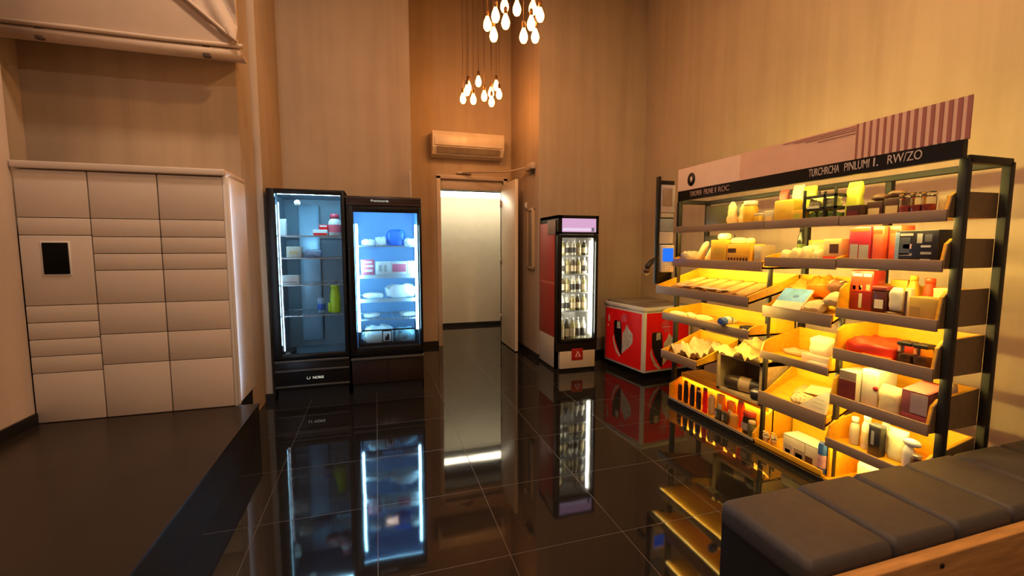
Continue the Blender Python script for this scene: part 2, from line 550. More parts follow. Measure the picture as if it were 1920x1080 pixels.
box(-2.083, -1.927, LY - .006, LY + .012, 1.265, 1.492, bev=.003).build('touch_panel_bezel', M_LOCKW, lk)

# ------------------------------------------------------------------ rolled screen above the lockers
rs = thing('roller_screen', 'beige fabric screen rolled at its lower edge high above the lockers', 'screen', (-1.6, 3.95, 2.88))
M_CLOTH = mat('screen_cloth', (.58, .46, .36), .8, var=.07, scale=3)
SXE = -.935
box(XL - .19, SXE, 3.852, 3.91, 2.915, 4.9, bev=.01).build('front_panel', M_CLOTH, rs)
box(XL - .19, SXE - .015, 3.911, YW - .002, 2.915, 2.95).build('underside', M_CLOTH, rs)
MB().tube([(XL - .19, 3.89, 2.872), (-1.387, 3.89, 2.872), (SXE + .01, 3.886, 2.88)], [.043, .045, .039], 16).build('roll', M_CLOTH, rs)
MB().tube([(XL - .19, 3.852, 2.918), (-1.9, 3.848, 2.922), (-1.4, 3.848, 2.918), (SXE + .03, 3.852, 2.93)], [.014, .017, .014, .017], 10).build('hem', M_CLOTH, rs)
def drape(s, t):
    x = -1.498 + .565 * s
    zb = 2.948 + (1 - s) * .47
    z = zb + (4.85 - zb) * t
    y = 3.83 - .018 * math.sin(16 * (t * 2.2 + s * .9)) * (.4 + s) - .010 * math.sin(36 * t + 9 * s)
    return (x, y, z)
MB().sheet(26, 60, drape, .012).build('draped_corner', M_CLOTH, rs)
MB().tube([(-1.498 + .565 * s, 3.82, 2.948 + (1 - s) * .47) for s in [i / 12 for i in range(13)]], .012, 8).build('draped_hem', M_CLOTH, rs)
for bx in (-2.1, -1.14):
    box(bx - .026, bx + .026, 3.852, 3.89, 2.83, 2.924, bev=.008).build('bracket', mat('bracket_brown', (.09, .06, .045), .5), rs)

# ------------------------------------------------------------------ generic upright cooler
def cooler(name, label, x0, x1, y0, y1, h, g, shelves, body, liner, foot=.0):
    """g = (gx0, gx1, gz0, gz1) glass opening"""
    r = thing(name, label, 'refrigerator', ((x0 + x1) / 2, (y0 + y1) / 2, 0))
    b = MB()
    t = .035
    b.box(x0, x0 + t, y0 + .05, y1, .0, h).box(x1 - t, x1, y0 + .05, y1, 0, h).box(x0, x1, y0 + .05, y1, h - t, h)
    b.box(x0, x1, y1 - .03, y1, 0, h).box(x0, x1, y0 + .05, y1, .02, g[2] - .03)
    b.build('cabinet', body, r)
    l = MB()
    e = .004
    l.box(x0 + t, x0 + t + e, y0 + .06, y1 - .03, g[2] - .03, h - t).box(x1 - t - e, x1 - t, y0 + .06, y1 - .03, g[2] - .03, h - t)
    l.box(x0 + t, x1 - t, y1 - .04, y1 - .03, g[2] - .03, h - t).box(x0 + t, x1 - t, y0 + .06, y1 - .03, g[2] - .03, g[2] - .025).box(x0 + t, x1 - t, y0 + .06, y1 - .03, h - t - e, h - t)
    l.build('liner', liner, r)
    return r
def door_frame(r, x0, x1, y, z0, z1, g, body, hx=None):
    d = MB()
    d.box(x0, g[0], y, y + .045, z0, z1, bev=.004).box(g[1], x1, y, y + .045, z0, z1, bev=.004).box(g[0], g[1], y, y + .045, z0, g[2], bev=.004).box(g[0], g[1], y, y + .045, g[3], z1, bev=.004)
    o = d.build('door', body, r)
    box(g[0] - .003, g[1] + .003, y + .02, y + .026, g[2] - .003, g[3] + .003).build('door_glass', M_GLASS, o)
    return o
def wire_shelf(r, x0, x1, y0, y1, z, m=None):
    b = MB().box(x0, x1, y0, y0 + .008, z - .012, z)
    b.box(x0, x1, y1 - .008, y1, z - .012, z)
    n = 22
    for i in range(n):
        x = x0 + (x1 - x0) * i / (n - 1)
        b.box(x - .0028, x + .0028, y0, y1, z - .004, z)
    return b.build('shelf', m or M_WIRE, r)

# left black fridge
F1 = cooler('glass_door_fridge', 'taller black glass door fridge standing next to the lockers', -.935, -.275, 4.5, 5.16, 1.99, (-.868, -.31, .43, 1.93), None, M_BLACK, M_LINER)
d1 = door_frame(F1, -.935, -.275, 4.5, .41, 1.985, (-.868, -.31, .45, 1.94), M_BLACK)
MB().box(-.295, -.282, 4.47, 4.485, .9, 1.5, bev=.004).box(-.295, -.282, 4.47, 4.502, .92, .94).box(-.295, -.282, 4.47, 4.502, 1.46, 1.48).build('handle', M_BLACKM, d1)
for z in (1.565, 1.355, 1.10, .805):
    wire_shelf(F1, -.895, -.315, 4.60, 5.10, z)
box(-.86, -.32, 4.575, 4.60, 1.944, 1.9535, bev=.002).build('light_tube', M_TUBEB1, F1)
box(-.893, -.878, 4.60, 4.63, .52, 1.85, bev=.004).build('light_tube', emis('tube_cold_side', (.36, .76, 1.0), 8), F1)
MB().lathe([(.10, 0), (.10, 1.42)], -.665, 5.09, .47, n=28, sy=.25).build('highlight_column', mat('highlight_steel', (.46, .70, .88), .35, metal=.2, var=.05), F1)  # stands for the highlight down the liner back, put into its pale colour
MB().lathe([(.018, 0), (.028, .01), (.028, .02), (.018, .03)], -.70, 4.62, 1.87, n=16, axis='y').build('thermostat', M_WHITE, F1)
box(-.935, -.275, 4.505, 4.55, .12, .395, bev=.004).build('lower_panel', M_BLACK, F1)
gr = MB()
for z in (.135, .285, .375):
    gr.box(-.93, -.28, 4.492, 4.507, z, z + .018, bev=.003)
gr.build('grille_bar', mat('dark_trim', (.05, .05, .05), .35), F1)
box(-.92, -.29, 4.54, 5.1, .0, .12).build('plinth', M_BLACKM, F1)
text_mb('L.I  NORIS', .034, .001).xform(T(-.588, 4.503, .215) @ FRONT_Y).build('lettering', M_LOGO, F1)

# right black fridge
F2 = cooler('glass_door_fridge', 'shorter black fridge with brown header and bright blue light inside', -.262, .437, 4.5, 5.16, 1.94, (-.195, .405, .46, 1.80), None, M_BLACK, M_LINER2)
box(-.262, .437, 4.495, 4.55, 1.845, 1.94, bev=.006).build('header_panel', M_BROWNM, F2)
text_mb('Promonorda', .032, .001).xform(T(.045, 4.493, 1.897) @ FRONT_Y).build('lettering', M_LOGO, F2)
hb = MB().box(-.255, .43, 4.489, 4.496, 1.918, 1.923).box(-.255, .43, 4.489, 4.496, 1.862, 1.867)
hb.build('header_trim', mat('header_trim', (.09, .06, .055), .3), F2)
d2 = door_frame(F2, -.262, .437, 4.5, .40, 1.8455, (-.20, .412, .475, 1.79), M_BLACK)
MB().box(-.25, -.236, 4.47, 4.485, .95, 1.45, bev=.004).box(-.25, -.236, 4.47, 4.502, .97, .99).box(-.25, -.236, 4.47, 4.502, 1.41, 1.43).build('handle', M_BLACKM, d2)
for z in (1.47, 1.18, .94, .735):
    wire_shelf(F2, -.19, .40, 4.62, 5.10, z)
for x in (-.178, .385):
    box(x - .012, x + .012, 4.565, 4.59, .62, 1.68, bev=.006).build('light_tube', M_TUBEB, F2)
box(-.23, .41, 4.60, 4.63, 1.84, 1.86, bev=.004).build('light_tube', emis('tube_cold_top', (.30, .70, 1.0), 20), F2)
b = MB().box(-.19, .40, 4.60, 4.606, 1.145, 1.18).box(-.19, .40, 4.60, 4.606, .905, .94)
b.build('price_rail', mat('price_rail', (.55, .62, .66), .4), F2)
bk = MB().box(-.19, .40, 4.575, 4.582, .445, .50).box(-.19, .40, 4.575, 4.582, .62, .635).box(-.19, -.18, 4.575, 5.0, .445, .635).box(.39, .40, 4.575, 5.0, .445, .635).box(-.19, .40, 4.575, 5.05, .437, .45)
bk.build('basket', M_BLACKM, F2)
box(-.255, .43, 4.51, 4.55, .11, .345, bev=.004).build('lower_panel', M_BROWNM, F2)
box(-.262, .437, 4.478, 4.55, .352, .372, bev=.004).build('ledge', mat('dark_trim', 0), F2)
box(.082, .088, 4.505, 4.512, .115, .34).build('panel_seam', M_BLACK, F2)
box(-.25, .425, 4.54, 5.1, 0, .11).build('plinth', M_BLACKM, F2)

# slim drinks cooler
SX0, SX1, SY0, SY1, SH = 1.985, 2.50, 4.70, 5.27, 1.82
S = cooler('slim_drinks_cooler', 'slim black drinks cooler with red side and lit pink header', SX0, SX1, SY0, SY1, SH, (2.04, 2.465, .37, 1.565), None, M_BLACK, mat('cooler_liner', (.62, .60, .52), .5, var=.04))
d3 = door_frame(S, SX0, SX1, SY0, .34, 1.60, (2.04, 2.47, .375, 1.565), M_BLACK)
MB().box(2.0, 2.012, 4.672, 4.686, .8, 1.3, bev=.004).box(2.0, 2.012, 4.672, 4.702, .82, .84).box(2.0, 2.012, 4.672, 4.702, 1.26, 1.28).build('handle', M_BLACKM, d3)
hd = MB().box(SX0, SX1, SY0, SY0 + .05, 1.605, 1.63).box(SX0, SX1, SY0, SY0 + .05, 1.785, SH).box(SX0, 2.035, SY0, SY0 + .05, 1.605, SH).box(2.47, SX1, SY0, SY0 + .05, 1.605, SH)
hd.build('header_frame', M_BLACK, S)
hp = box(2.035, 2.47, SY0 + .012, SY0 + .04, 1.63, 1.785).build('header_panel', M_HEADER, S, 'lit pink header')
box(2.41, 2.45, SY0 + .008, SY0 + .013, 1.64, 1.68).build('header_mark', M_BLACKM, hp)
box(2.05, 2.46, SY0 + .008, SY0 + .013, 1.645, 1.675).build('header_band', emis('header_band', (.85, .68, .85), 1.0), hp)
for z in (.70, .92, 1.14, 1.36):
    wire_shelf(S, 2.025, 2.46, 4.79, 5.20, z)
box(2.415, 2.445, 4.755, 4.78, .42, 1.53, bev=.006).build('light_tube', M_TUBEW, S)
box(2.045, 2.062, 4.755, 4.78, .60, 1.50, bev=.004).build('light_tube', emis('tube_white_dim', (1, .93, .76), 22), S)
box(SX0, SX1, SY0 + .005, SY0 + .05, .235, .335).build('lower_trim', M_BLACK, S)
box(2.02, 2.475, SY0 - .002, SY0 + .05, .03, .235, bev=.004).build('lower_panel', M_CREAM, S, 'beige lower panel')
lg = box(2.17, 2.315, SY0 - .008, SY0, .125, .265, bev=.02).build('logo', mat('logo_red', (.36, .008, .012), .35), S, 'red logo plate')
lm = MB().prism([(2.215, .165), (2.232, .165), (2.245, .23), (2.238, .23)], SY0 - .0105, SY0 - .0075).prism([(2.245, .23), (2.255, .23), (2.288, .165), (2.265, .165)], SY0 - .0105, SY0 - .0075).prism([(2.22, .163), (2.28, .163), (2.28, .168), (2.22, .168)], SY0 - .0105, SY0 - .0075)
lm.build('logo_glyph', mat('logo_pale', (.72, .45, .42), .4), lg)
box(SX0 - .006, SX0, SY0 + .09, SY1, .40, 1.74, bev=.002).build('side_panel', M_REDP, S, 'red side panel')
box(SX0 - .006, SX0, SY0 + .09, SY1, .03, .395, bev=.002).build('side_panel', M_CREAM, S, 'pale lower side panel')
box(SX0 - .007, SX0, SY0 + .09, SY1, 1.02, 1.05).build('side_stripe', mat('side_stripe', (.62, .16, .11), .4), S)
box(SX0 - .010, SX0 - .006, SY0 + .06, SY0 + .30, 1.60, 1.77, bev=.002).build('notice', mat('notice_grey', (.36, .30, .25), .6), S, 'grey notice sheet')
box(SX0 + .01, SX1 - .01, SY0 + .03, SY1 - .02, 0, .03).build('plinth', M_BLACKM, S)

# ------------------------------------------------------------------ chest freezer
FZ = thing('chest_freezer', 'red chest freezer with white edges standing in the corner', 'freezer', (2.77, 4.13, 0))
W, D, H = .665, .74, .81
fx, fy = 2.77, 4.13
box(fx, fx + W, fy, fy + D, .07, H - .06, bev=.01).build('cabinet', M_WHITE, FZ)
box(fx + .03, fx + W - .03, fy + .03, fy + D - .03, 0, .07).build('plinth', M_BLACK, FZ)
box(fx - .01, fx + W + .005, fy - .01, fy + D + .01, H - .06, H - .012, bev=.012).build('rim', M_WHITE, FZ)
ld = MB().box(fx + .02, fx + W - .02, fy + .02, fy + D * .5, H - .014, H, bev=.008).box(fx + .02, fx + W - .02, fy + D * .46, fy + D - .02, H - .014, H + .012, bev=.008)
ld.build('lid', mat('freezer_lid', (.20, .17, .14), .2, var=.05), FZ)
box(fx + .03, fx + W - .04, fy - .006, fy + .002, .10, H - .075).build('front_panel', M_RED, FZ)
box(fx - .006, fx + .002, fy + .045, fy + D - .03, .10, H - .085).build('side_panel', M_RED, FZ)
M_ICEB = mat('print_black', (.010, .008, .010), .3)
M_ICEW = mat('print_white', (.60, .56, .50), .5, var=.3, scale=25)
M_PRR = mat('print_pink', (.70, .07, .10), .4, var=.3, scale=10)
def deco(poly, m, name, face, lift):
    """a flat printed shape on the front (-y) or side (-x) of the freezer; poly in metres from the panel's left lower corner"""
    b = MB()
    if face == 'front':
        b.prism([(fx + u, v) for u, v in poly], fy - .006 - lift, fy - .005)
    else:
        b.prism([(fy + D - u, v) for u, v in poly], fx - .006 - lift, fx - .005, 'x')
    return b.build(name, m, FZ)
def blob(cx, cz, rx, rz, n=18, a0=0, a1=360, tilt=0):
    out = []
    for i in range(n):
        a = R(a0 + (a1 - a0) * i / (n if a1 - a0 == 360 else n - 1))
        x, z = rx * math.cos(a), rz * math.sin(a)
        out.append((cx + x * math.cos(tilt) - z * math.sin(tilt), cz + x * math.sin(tilt) + z * math.cos(tilt)))
    return out
for face, ox, oz in (('side', .30, .40), ('front', .20, .33)):
    deco([(ox - .10, oz + .16), (ox - .085, oz + .19), (ox + .03, oz + .19), (ox + .045, oz + .14), (ox + .06, oz - .08), (ox + .055, oz - .21), (ox + .03, oz - .20), (ox - .05, oz - .08), (ox - .095, oz + .03)], M_ICEB, 'printed_cup', face, .001)
    deco([(ox - .04, oz + .10), (ox - .035, oz + .18), (ox + .02, oz + .185), (ox + .025, oz + .105)], M_ICEW, 'printed_band', face, .002)
    deco([(ox - .10, oz + .01), (ox - .09, oz - .06), (ox - .03, oz - .16), (ox + .03, oz - .215), (ox + .02, oz - .235), (ox - .05, oz - .19), (ox - .10, oz - .10), (ox - .115, oz - .03)], M_ICEW, 'printed_swirl', face, .0015)
    deco([(ox + .06, oz - .19), (ox + .07, oz + .06), (ox + .11, oz + .10), (ox + .14, oz + .17), (ox + .19, oz + .12), (ox + .25, oz + .08), (ox + .255, oz - .02), (ox + .19, oz - .09), (ox + .12, oz - .14)], M_ICEW, 'printed_cream', face, .001)
    px, pz = (ox + .09, oz + .24) if face == 'side' else (ox + .09, oz + .27)
    deco([(px - .05, pz - .05), (px - .06, pz + .01), (px - .01, pz + .055), (px + .05, pz + .05), (px + .05, pz - .04)], M_PRR, 'printed_badge', face, .001)
deco([(.245, .57), (.245, .578), (.36, .578), (.36, .57)], M_PINKL, 'printed_line', 'front', .001)
deco([(.27, .51), (.27, .55), (.35, .55), (.35, .51)], M_PRR, 'printed_caption', 'front', .001)
deco(blob(.10, .60, .014, .045), M_WHITE, 'printed_mark', 'side', .001)
deco(blob(.085, .51, .012, .012), M_WHITE, 'printed_mark', 'side', .001)
FZ.rotation_euler.z = R(6)

# ------------------------------------------------------------------ display rack
XF, XB = 2.60, 2.97
RK = thing('display_rack', 'long black framed display rack with wooden trays and a salmon sign board', 'shelf', (2.8, 2.44, 0))
PW = .018
for px, py, z1 in ((2.655, 1.405, 1.865), (2.975, 1.405, 1.865), (2.665, 3.47, 1.865), (2.975, 3.47, 1.865), (2.985, 1.935, 1.865), (2.985, 2.46, 1.865)):
    box(px - PW, px + PW, py - PW, py + PW, 0, z1, bev=.003).build('post', M_BLACKM, RK)
for py, zt in ((2.46, 1.30), (1.935, 1.06)):
    box(2.665 - .014, 2.665 + .014, py - .012, py + .012, 0, zt, bev=.003).build('post', M_BLACKM, RK)
for py in (1.405, 3.47):
    box(2.655, 2.975, py - PW, py + PW, 1.847, 1.882, bev=.003).build('cross_bar', M_BLACKM, RK)
box(2.957, 2.993, 1.405, 3.47, 1.847, 1.882, bev=.003).build('cross_bar', M_BLACKM, RK)
def shelf(y0, y1, xf, zb, zt, xr, zr, rear, side, led=True, m=None, ends=True, ledx=None):
    th = .014
    b = MB()
    near_end = y0 < 1.45
    y0 += .003
    y1 -= .003
    b.prism([(xf, zb), (xr, zr - th), (xr, zr), (xf, zb + th)], y0, y1)
    if rear:
        b.prism([(xr - .012, zr - th), (xr, zr - th), (xr, zr + rear), (xr - .012, zr + rear)], y0, y1)
    if ends and side:
        for a, c in ((y0, y0 + .012), (y1 - .012, y1)):
            if ends == 'near' and a > y0 + .05:
                continue
            b.prism([(xf + .002, zb), (xr, zr - th), (xr, zr + max(rear, side)), (xf + .06, zb + th + side), (xf + .02, zb + th + side * .8), (xf + .002, zt)], a, c)
    o = b.build('shelf', m or M_WOOD, RK)
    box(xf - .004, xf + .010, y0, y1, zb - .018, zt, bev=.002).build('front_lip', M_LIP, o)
    if near_end and side:
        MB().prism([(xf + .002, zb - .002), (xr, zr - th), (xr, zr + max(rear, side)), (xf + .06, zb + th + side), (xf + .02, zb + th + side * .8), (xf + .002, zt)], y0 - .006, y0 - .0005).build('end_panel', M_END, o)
    if led:
        box(xf + .0101, xf + .0125, y0 + .03, y1 - .03, zb - .015, zb - .001).build('led_strip', M_LED, o)
    return o
A, B_, C = (2.47, 3.455), (1.945, 2.455), (1.428, 1.93)
AB1 = 1.945
shelf(2.47, 3.455, XF, 1.600, 1.638, 2.96, 1.615, .03, .03)
shelf(1.945, 2.47, XF, 1.597, 1.636, 2.96, 1.612, .03, 0)
shelf(1.428, 1.945, XF, 1.594, 1.632, 2.96, 1.610, .03, .11, ends='near')
shelf(2.47, 3.455, XF, 1.298, 1.352, 2.96, 1.312, .06, .06)
shelf(1.945, 2.455, XF, 1.338, 1.385, 2.96, 1.352, .10, .05)
shelf(1.428, 1.945, XF, 1.350, 1.390, 2.96, 1.364, .03, .13, ends='near')
shelf(2.42, 3.47, 2.44, 1.058, 1.110, 2.90, 1.185, .075, .06, ledx=2.56)
shelf(1.948, 2.45, XF, .988, 1.048, 2.95, 1.16, .10, .06, ledx=2.68)
shelf(1.428, 1.932, XF, 1.058, 1.098, 2.96, 1.075, .16, .17)
shelf(2.45, 3.44, 2.49, .822, .868, 2.92, .836, .10, .06, ledx=2.56)
shelf(1.948, 2.45, XF, .690, .724, 2.95, .704, .17, .10)
shelf(1.428, 1.932, XF, .808, .856, 2.96, .825, .18, .17)
shelf(2.965, 3.44, 2.49, .462, .520, 2.92, .56, .12, .06, led=False)
shelf(1.948, 2.45, XF, .350, .432, 2.95, .52, .10, .06, ledx=2.66)
shelf(1.428, 1.932, XF, .530, .574, 2.96, .545, .18, .15)
shelf(1.428, 1.932, 2.585, .268, .305, 2.96, .284, .18, .12)
# floor level base: shallow front bin, tray and panels
bs = MB().box(XF - .01, 2.99, 1.428, 3.455, 0.0, .028)
bs.build('base', M_BLACKM, RK)
bn = MB().box(XF, XF + .010, 2.472, 3.45, .028, .058).box(XF, 2.78, 2.472, 3.45, .028, .04).box(2.768, 2.78, 2.472, 3.45, .028, .27)
bn.prism([(XF, .028), (2.78, .028), (2.78, .27), (XF, .18)], 3.438, 3.45).prism([(XF, .028), (2.78, .028), (2.78, .27), (XF, .10)], 2.472, 2.484)
bn.box(2.730, 2.784, 2.472, 3.45, .27, .279).box(2.730, 2.736, 2.472, 3.45, .240, .2701)
bn = bn.build('front_bin', M_WOOD, RK)
box(XF - .003, XF, 2.472, 3.45, .040, .060).build('bin_edge', M_BRUSH, bn)
box(2.7361, 2.739, 2.50, 3.42, .250, .2695).build('led_strip', emis('led_warm_bin', (1.0, .66, .16), 75), bn)
pl = MB().box(2.785, 2.97, 2.475, 3.45, .028, .285)
pl.build('plinth', M_WOOD, RK)
tb = MB().box(XF, XF + .012, 1.95, 2.455, .028, .075, bev=.003).box(XF, 2.96, 1.95, 2.455, .028, .04).box(2.948, 2.96, 1.95, 2.455, .028, .34)
tb.build('tray', M_WOOD, RK)
cp = MB().box(2.948, 2.96, 1.43, 1.94, .028, .255).box(XF, 2.96, 1.43, 1.94, .028, .04).box(XF + .03, 2.96, 1.928, 1.94, .028, .255)
cp.build('tray', M_WOOD, RK)
# dark backing at the far end
box(2.94, 2.955, 3.10, 3.45, 1.37, 1.56, bev=.003).build('back_panel', mat('dark_backing', (.05, .045, .03), .35), RK)
box(2.94, 2.955, 3.02, 3.45, 1.65, 1.83, bev=.003).build('back_panel', mat('dark_backing', 0), RK)
# header sign
hs = box(XF - .012, XF + .012, 1.375, 3.40, 1.945, 2.138).build('sign_board', M_SALMON, RK)
box(XF - .015, XF - .011, 2.70, 3.40, 1.947, 2.136).build('sign_light_field', M_SALMON2, hs)
b = MB()
for i in range(15):
    y = 1.865 - i * .0352
    b.box(XF - .016, XF - .011, y - .0045 - .0003 * i, y + .0045 + .0003 * i, 1.947, 2.137)
b.build('sign_stripes', M_STRIPE, hs)
b = MB()
for i, z in enumerate((2.128, 2.117, 2.106, 2.09)):
    b.box(XF - .0145, XF - .0115, 1.875, 1.92 + .42 - i * .08, z - .0012, z + .0012)
b.build('sign_lines', M_STRIPE, hs)
hb = box(XF - .012, XF + .02, 1.385, 3.40, 1.862, 1.945).build('sign_band', M_BLACK, RK, 'black lettering band')
def sign_word(w, y0, y1, z, h, m):
    b = text_mb(w, h, .001)
    xs = [v.co.x for v in b.bm.verts]
    b.xform(Matrix.Diagonal(((y0 - y1) / (max(xs) - min(xs)), 1, 1, 1)))
    b.xform(T(XF - .0135, (y0 + y1) / 2, z) @ FRONT_X).build('sign_lettering', m, hb)
for w_, a, c in (('TURCHRCHA', 2.145, 1.955), ('PINLUMI', 1.925, 1.79), ('I.', 1.77, 1.745), ('RW/ZO', 1.70, 1.545)):
    sign_word(w_, a, c, 1.908, .066, M_BANDL)
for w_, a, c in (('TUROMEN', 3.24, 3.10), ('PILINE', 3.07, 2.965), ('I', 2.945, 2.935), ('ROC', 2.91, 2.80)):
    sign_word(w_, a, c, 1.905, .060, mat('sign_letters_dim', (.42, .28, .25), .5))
MB().lathe([(.055, 0), (.055, .003)], XF - .018, 3.225, 2.03, n=28, axis='x', sx=.85).build('sign_emblem', M_BLACKM, hs)
MB().lathe([(.026, 0), (.026, .002)], XF - .0195, 3.225, 2.028, n=20, axis='x', sx=.55).build('sign_emblem_core', M_BANDL, hs)
for a, c in ((2.50, 3.38), (1.46, 2.42)):
    box(XF + .0201, XF + .0225, a, c, 1.866, 1.88).build('led_strip', M_LED, hb)

# ------------------------------------------------------------------ kiosk column, terminal, scanner at the far end of the rack
kc = thing('notice_column', 'black column of grey notice cards at the far end of the rack', 'display', (2.55, 3.52, 1.1))
box(2.455, 2.475, 3.49, 3.54, 1.12, 2.09, bev=.003).build('column', M_BLACK, kc)
box(2.475, 2.64, 3.52, 3.54, 1.12, 2.06, bev=.003).build('back_plate', M_BLACK, kc)
box(2.49, 2.64, 3.505, 3.52, 1.77, 2.02, bev=.004).build('card', M_LAV, kc)
box(2.505, 2.605, 3.50, 3.506, 1.83, 1.99, bev=.003).build('card', mat('card_brown', (.30, .24, .21), .5), kc)
box(2.49, 2.63, 3.505, 3.52, 1.725, 1.765, bev=.004).build('card', M_GREYP, kc)
box(2.485, 2.63, 3.505, 3.52, 1.60, 1.715, bev=.004).build('card', mat('card_blue', (.26, .30, .38), .5), kc)
box(2.48, 2.63, 3.505, 3.52, 1.485, 1.595, bev=.004).build('card', M_LAV, kc)
pt = thing('payment_terminal', 'white payment terminal with a blue screen', 'payment terminal', (2.545, 3.47, 1.22))
box(2.48, 2.615, 3.462, 3.515, 1.225, 1.475, bev=.01).build('body', mat('terminal_grey', (.50, .50, .52), .4), pt)
box(2.492, 2.603, 3.458, 3.463, 1.325, 1.445, bev=.002).build('screen', M_SCREEN, pt)
kp = MB()
for i in range(3):
    for j in range(3):
        kp.box(2.515 + i * .024, 2.531 + i * .024, 3.457, 3.463, 1.25 + j * .021, 1.263 + j * .021, bev=.003)
kp.build('keypad', M_WHITE, pt)
hs2 = thing('handheld_scanner', 'black handheld scanner on an arm beside the payment terminal', 'scanner', (2.38, 3.5, 1.25))
MB().tube([(2.455, 3.51, 1.36), (2.42, 3.50, 1.34), (2.385, 3.49, 1.31)], [.012, .014, .018], 10).build('arm', M_BLACKM, hs2)
MB().tube([(2.40, 3.485, 1.33), (2.35, 3.48, 1.285), (2.335, 3.475, 1.25)], [.022, .026, .02], 12).build('grip', M_BLACKM, hs2)
MB().lathe([(.02, 0), (.03, .01), (.034, .03), (.026, .035)], 2.335, 3.475, 1.225, n=16).build('head', mat('scanner_brown', (.12, .06, .04), .4), hs2)
MB().tube([(2.335 + .035 * math.cos(a), 3.475, 1.235 + .03 * math.sin(a)) for a in [R(20 * i) for i in range(19)]], .004, 6).build('trigger_guard', M_ALU, hs2)

# ------------------------------------------------------------------ bench
BZ = .44
bx0, bx1, by0, by1 = 1.295, 3.40, .985, 1.384
BN = thing('upholstered_bench', 'long black upholstered bench with a wooden front board', 'bench', (2.3, 1.17, 0))
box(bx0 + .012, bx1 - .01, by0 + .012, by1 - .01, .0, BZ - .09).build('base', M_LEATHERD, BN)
edges = [bx0, 1.685, 2.01, 2.335, 2.68, 3.04, bx1]
def cushion(x0, x1):
    nx, ny = 20, 20
    t = bmesh.new()
    bmesh.ops.create_cube(t, size=1)
    for v in t.verts:
        v.co = Vector(((x0 + x1) / 2 + v.co.x * (x1 - x0 - .006), (by0 + by1) / 2 + v.co.y * (by1 - by0), BZ - .055 + v.co.z * .10))
    bmesh.ops.bevel(t, geom=t.edges[:], offset=.028, segments=4, affect='EDGES', profile=.5)
    for v in t.verts:
        if v.co.z > BZ - .012:
            v.co.z += .006
    return MB().merge(t, True)
for a, c in zip(edges[:-1], edges[1:]):
    cushion(a, c).build('cushion', M_LEATHER, BN)
wb = box(1.26, bx1, by0 - .05, by0 - .006, .0, .397, bev=.005).build('front_board', M_WOODR, BN, 'wooden front board')
MB().lathe([(.008, 0), (.010, .002), (.007, .005)], 1.83, by0 - .055, .362, n=14, axis='y').build('screw', M_BLACKM, wb)

# ------------------------------------------------------------------ chandeliers
def chandelier(label, cx, cy, pts, r):
    t = thing('chandelier', label, 'chandelier', (cx, cy, CEIL - .05), 'glowing pendant clusters')
    MB().lathe([(.05, CEIL), (.22, CEIL - .004), (.22, CEIL - .03), (.05, CEIL - .045)][::-1], cx, cy, 0, n=28).build('canopy', mat('canopy_bronze', (.10, .06, .03), .35, metal=.7), t)
    bulb_me = sock_me = None
    for i, (x, y, z) in enumerate(pts):
        k = .35
        ux, uy = cx + (x - cx) * k * 1.2, cy + (y - cy) * k * 1.2
        top = z + r * 2.2
        MB().tube([(ux, uy, CEIL - .04), (x, y, CEIL - .3), (x, y, top + .02)], .0035, 6).build('cord', mat('cord_brown', (.08, .04, .02), .6), t)
        MB().lathe([(.012, 0), (.016, .01), (.016, .05), (.008, .06)], x, y, top - .015, n=12).build('socket', mat('socket_brass', (.16, .07, .025), .4, metal=.7), t)
        MB().lathe([(.25 * r, -1.55 * r), (.62 * r, -1.35 * r), (.92 * r, -.75 * r), (1.0 * r, -.2 * r), (.92 * r, .4 * r), (.62 * r, 1.2 * r), (.34 * r, 1.9 * r), (.26 * r, 2.1 * r)], x, y, z, n=18).build('bulb', M_BULB, t)
    return t
P1 = [(1.09, 3.78, 3.48), (1.18, 3.72, 3.44), (1.35, 3.80, 3.51), (1.00, 3.74, 3.37), (1.41, 3.78, 3.45), (1.44, 3.88, 3.52), (1.30, 3.70, 3.33), (1.07, 3.68, 3.30), (1.01, 3.84, 3.26), (1.38, 3.82, 3.29), (1.22, 3.66, 3.20), (.97, 3.9, 3.37)]
P2 = [(1.11, 5.42, 3.37), (1.22, 5.36, 3.42), (1.08, 5.35, 3.30), (1.04, 5.40, 3.22), (1.15, 5.33, 3.20), (1.29, 5.36, 3.26), (1.37, 5.32, 3.19), (1.39, 5.42, 3.33), (1.45, 5.40, 3.41), (1.475, 5.36, 3.30)]
chandelier('nearer and larger cluster of glowing drop bulbs near the top', 1.21, 3.78, P1, .035)
chandelier('smaller cluster of glowing drop bulbs hanging above the air conditioner', 1.26, 5.38, P2, .036)

# ------------------------------------------------------------------ goods: builders in a local frame (front = -y, base z = 0)
def place(t, rz=-90, tilt=0):
    t.rotation_euler = (R(tilt), 0, R(rz))
    return t
def L(t):
    """builder offset: children are modelled around the thing's own location"""
    return Matrix.Translation(t.location)
def pb_(mb, t, name, m, label=None):
    return mb.xform(L(t)).build(name, m, t, label)
def carton(name, label, cat, loc, w, d, h, m, panels=(), rz=-90, tilt=0, group=None, bev=.004, open_top=None):
    t = thing(name, label, cat, loc, group)
    pb_(box(-w / 2, w / 2, 0, d, 0, h, bev=bev), t, 'body', m)
    for (nm, u0, u1, v0, v1, mm) in panels:          # printed fields on the front, fractions of w and h
        pb_(box(-w / 2 + u0 * w, -w / 2 + u1 * w, -.0015, .001, v0 * h, v1 * h), t, nm, mm)
    if open_top:
        pb_(box(-w / 2 - .001, w / 2 + .001, -.001, d + .001, h - .012, h + .002, bev=.003), t, 'lid', open_top)
    return place(t, rz, tilt)
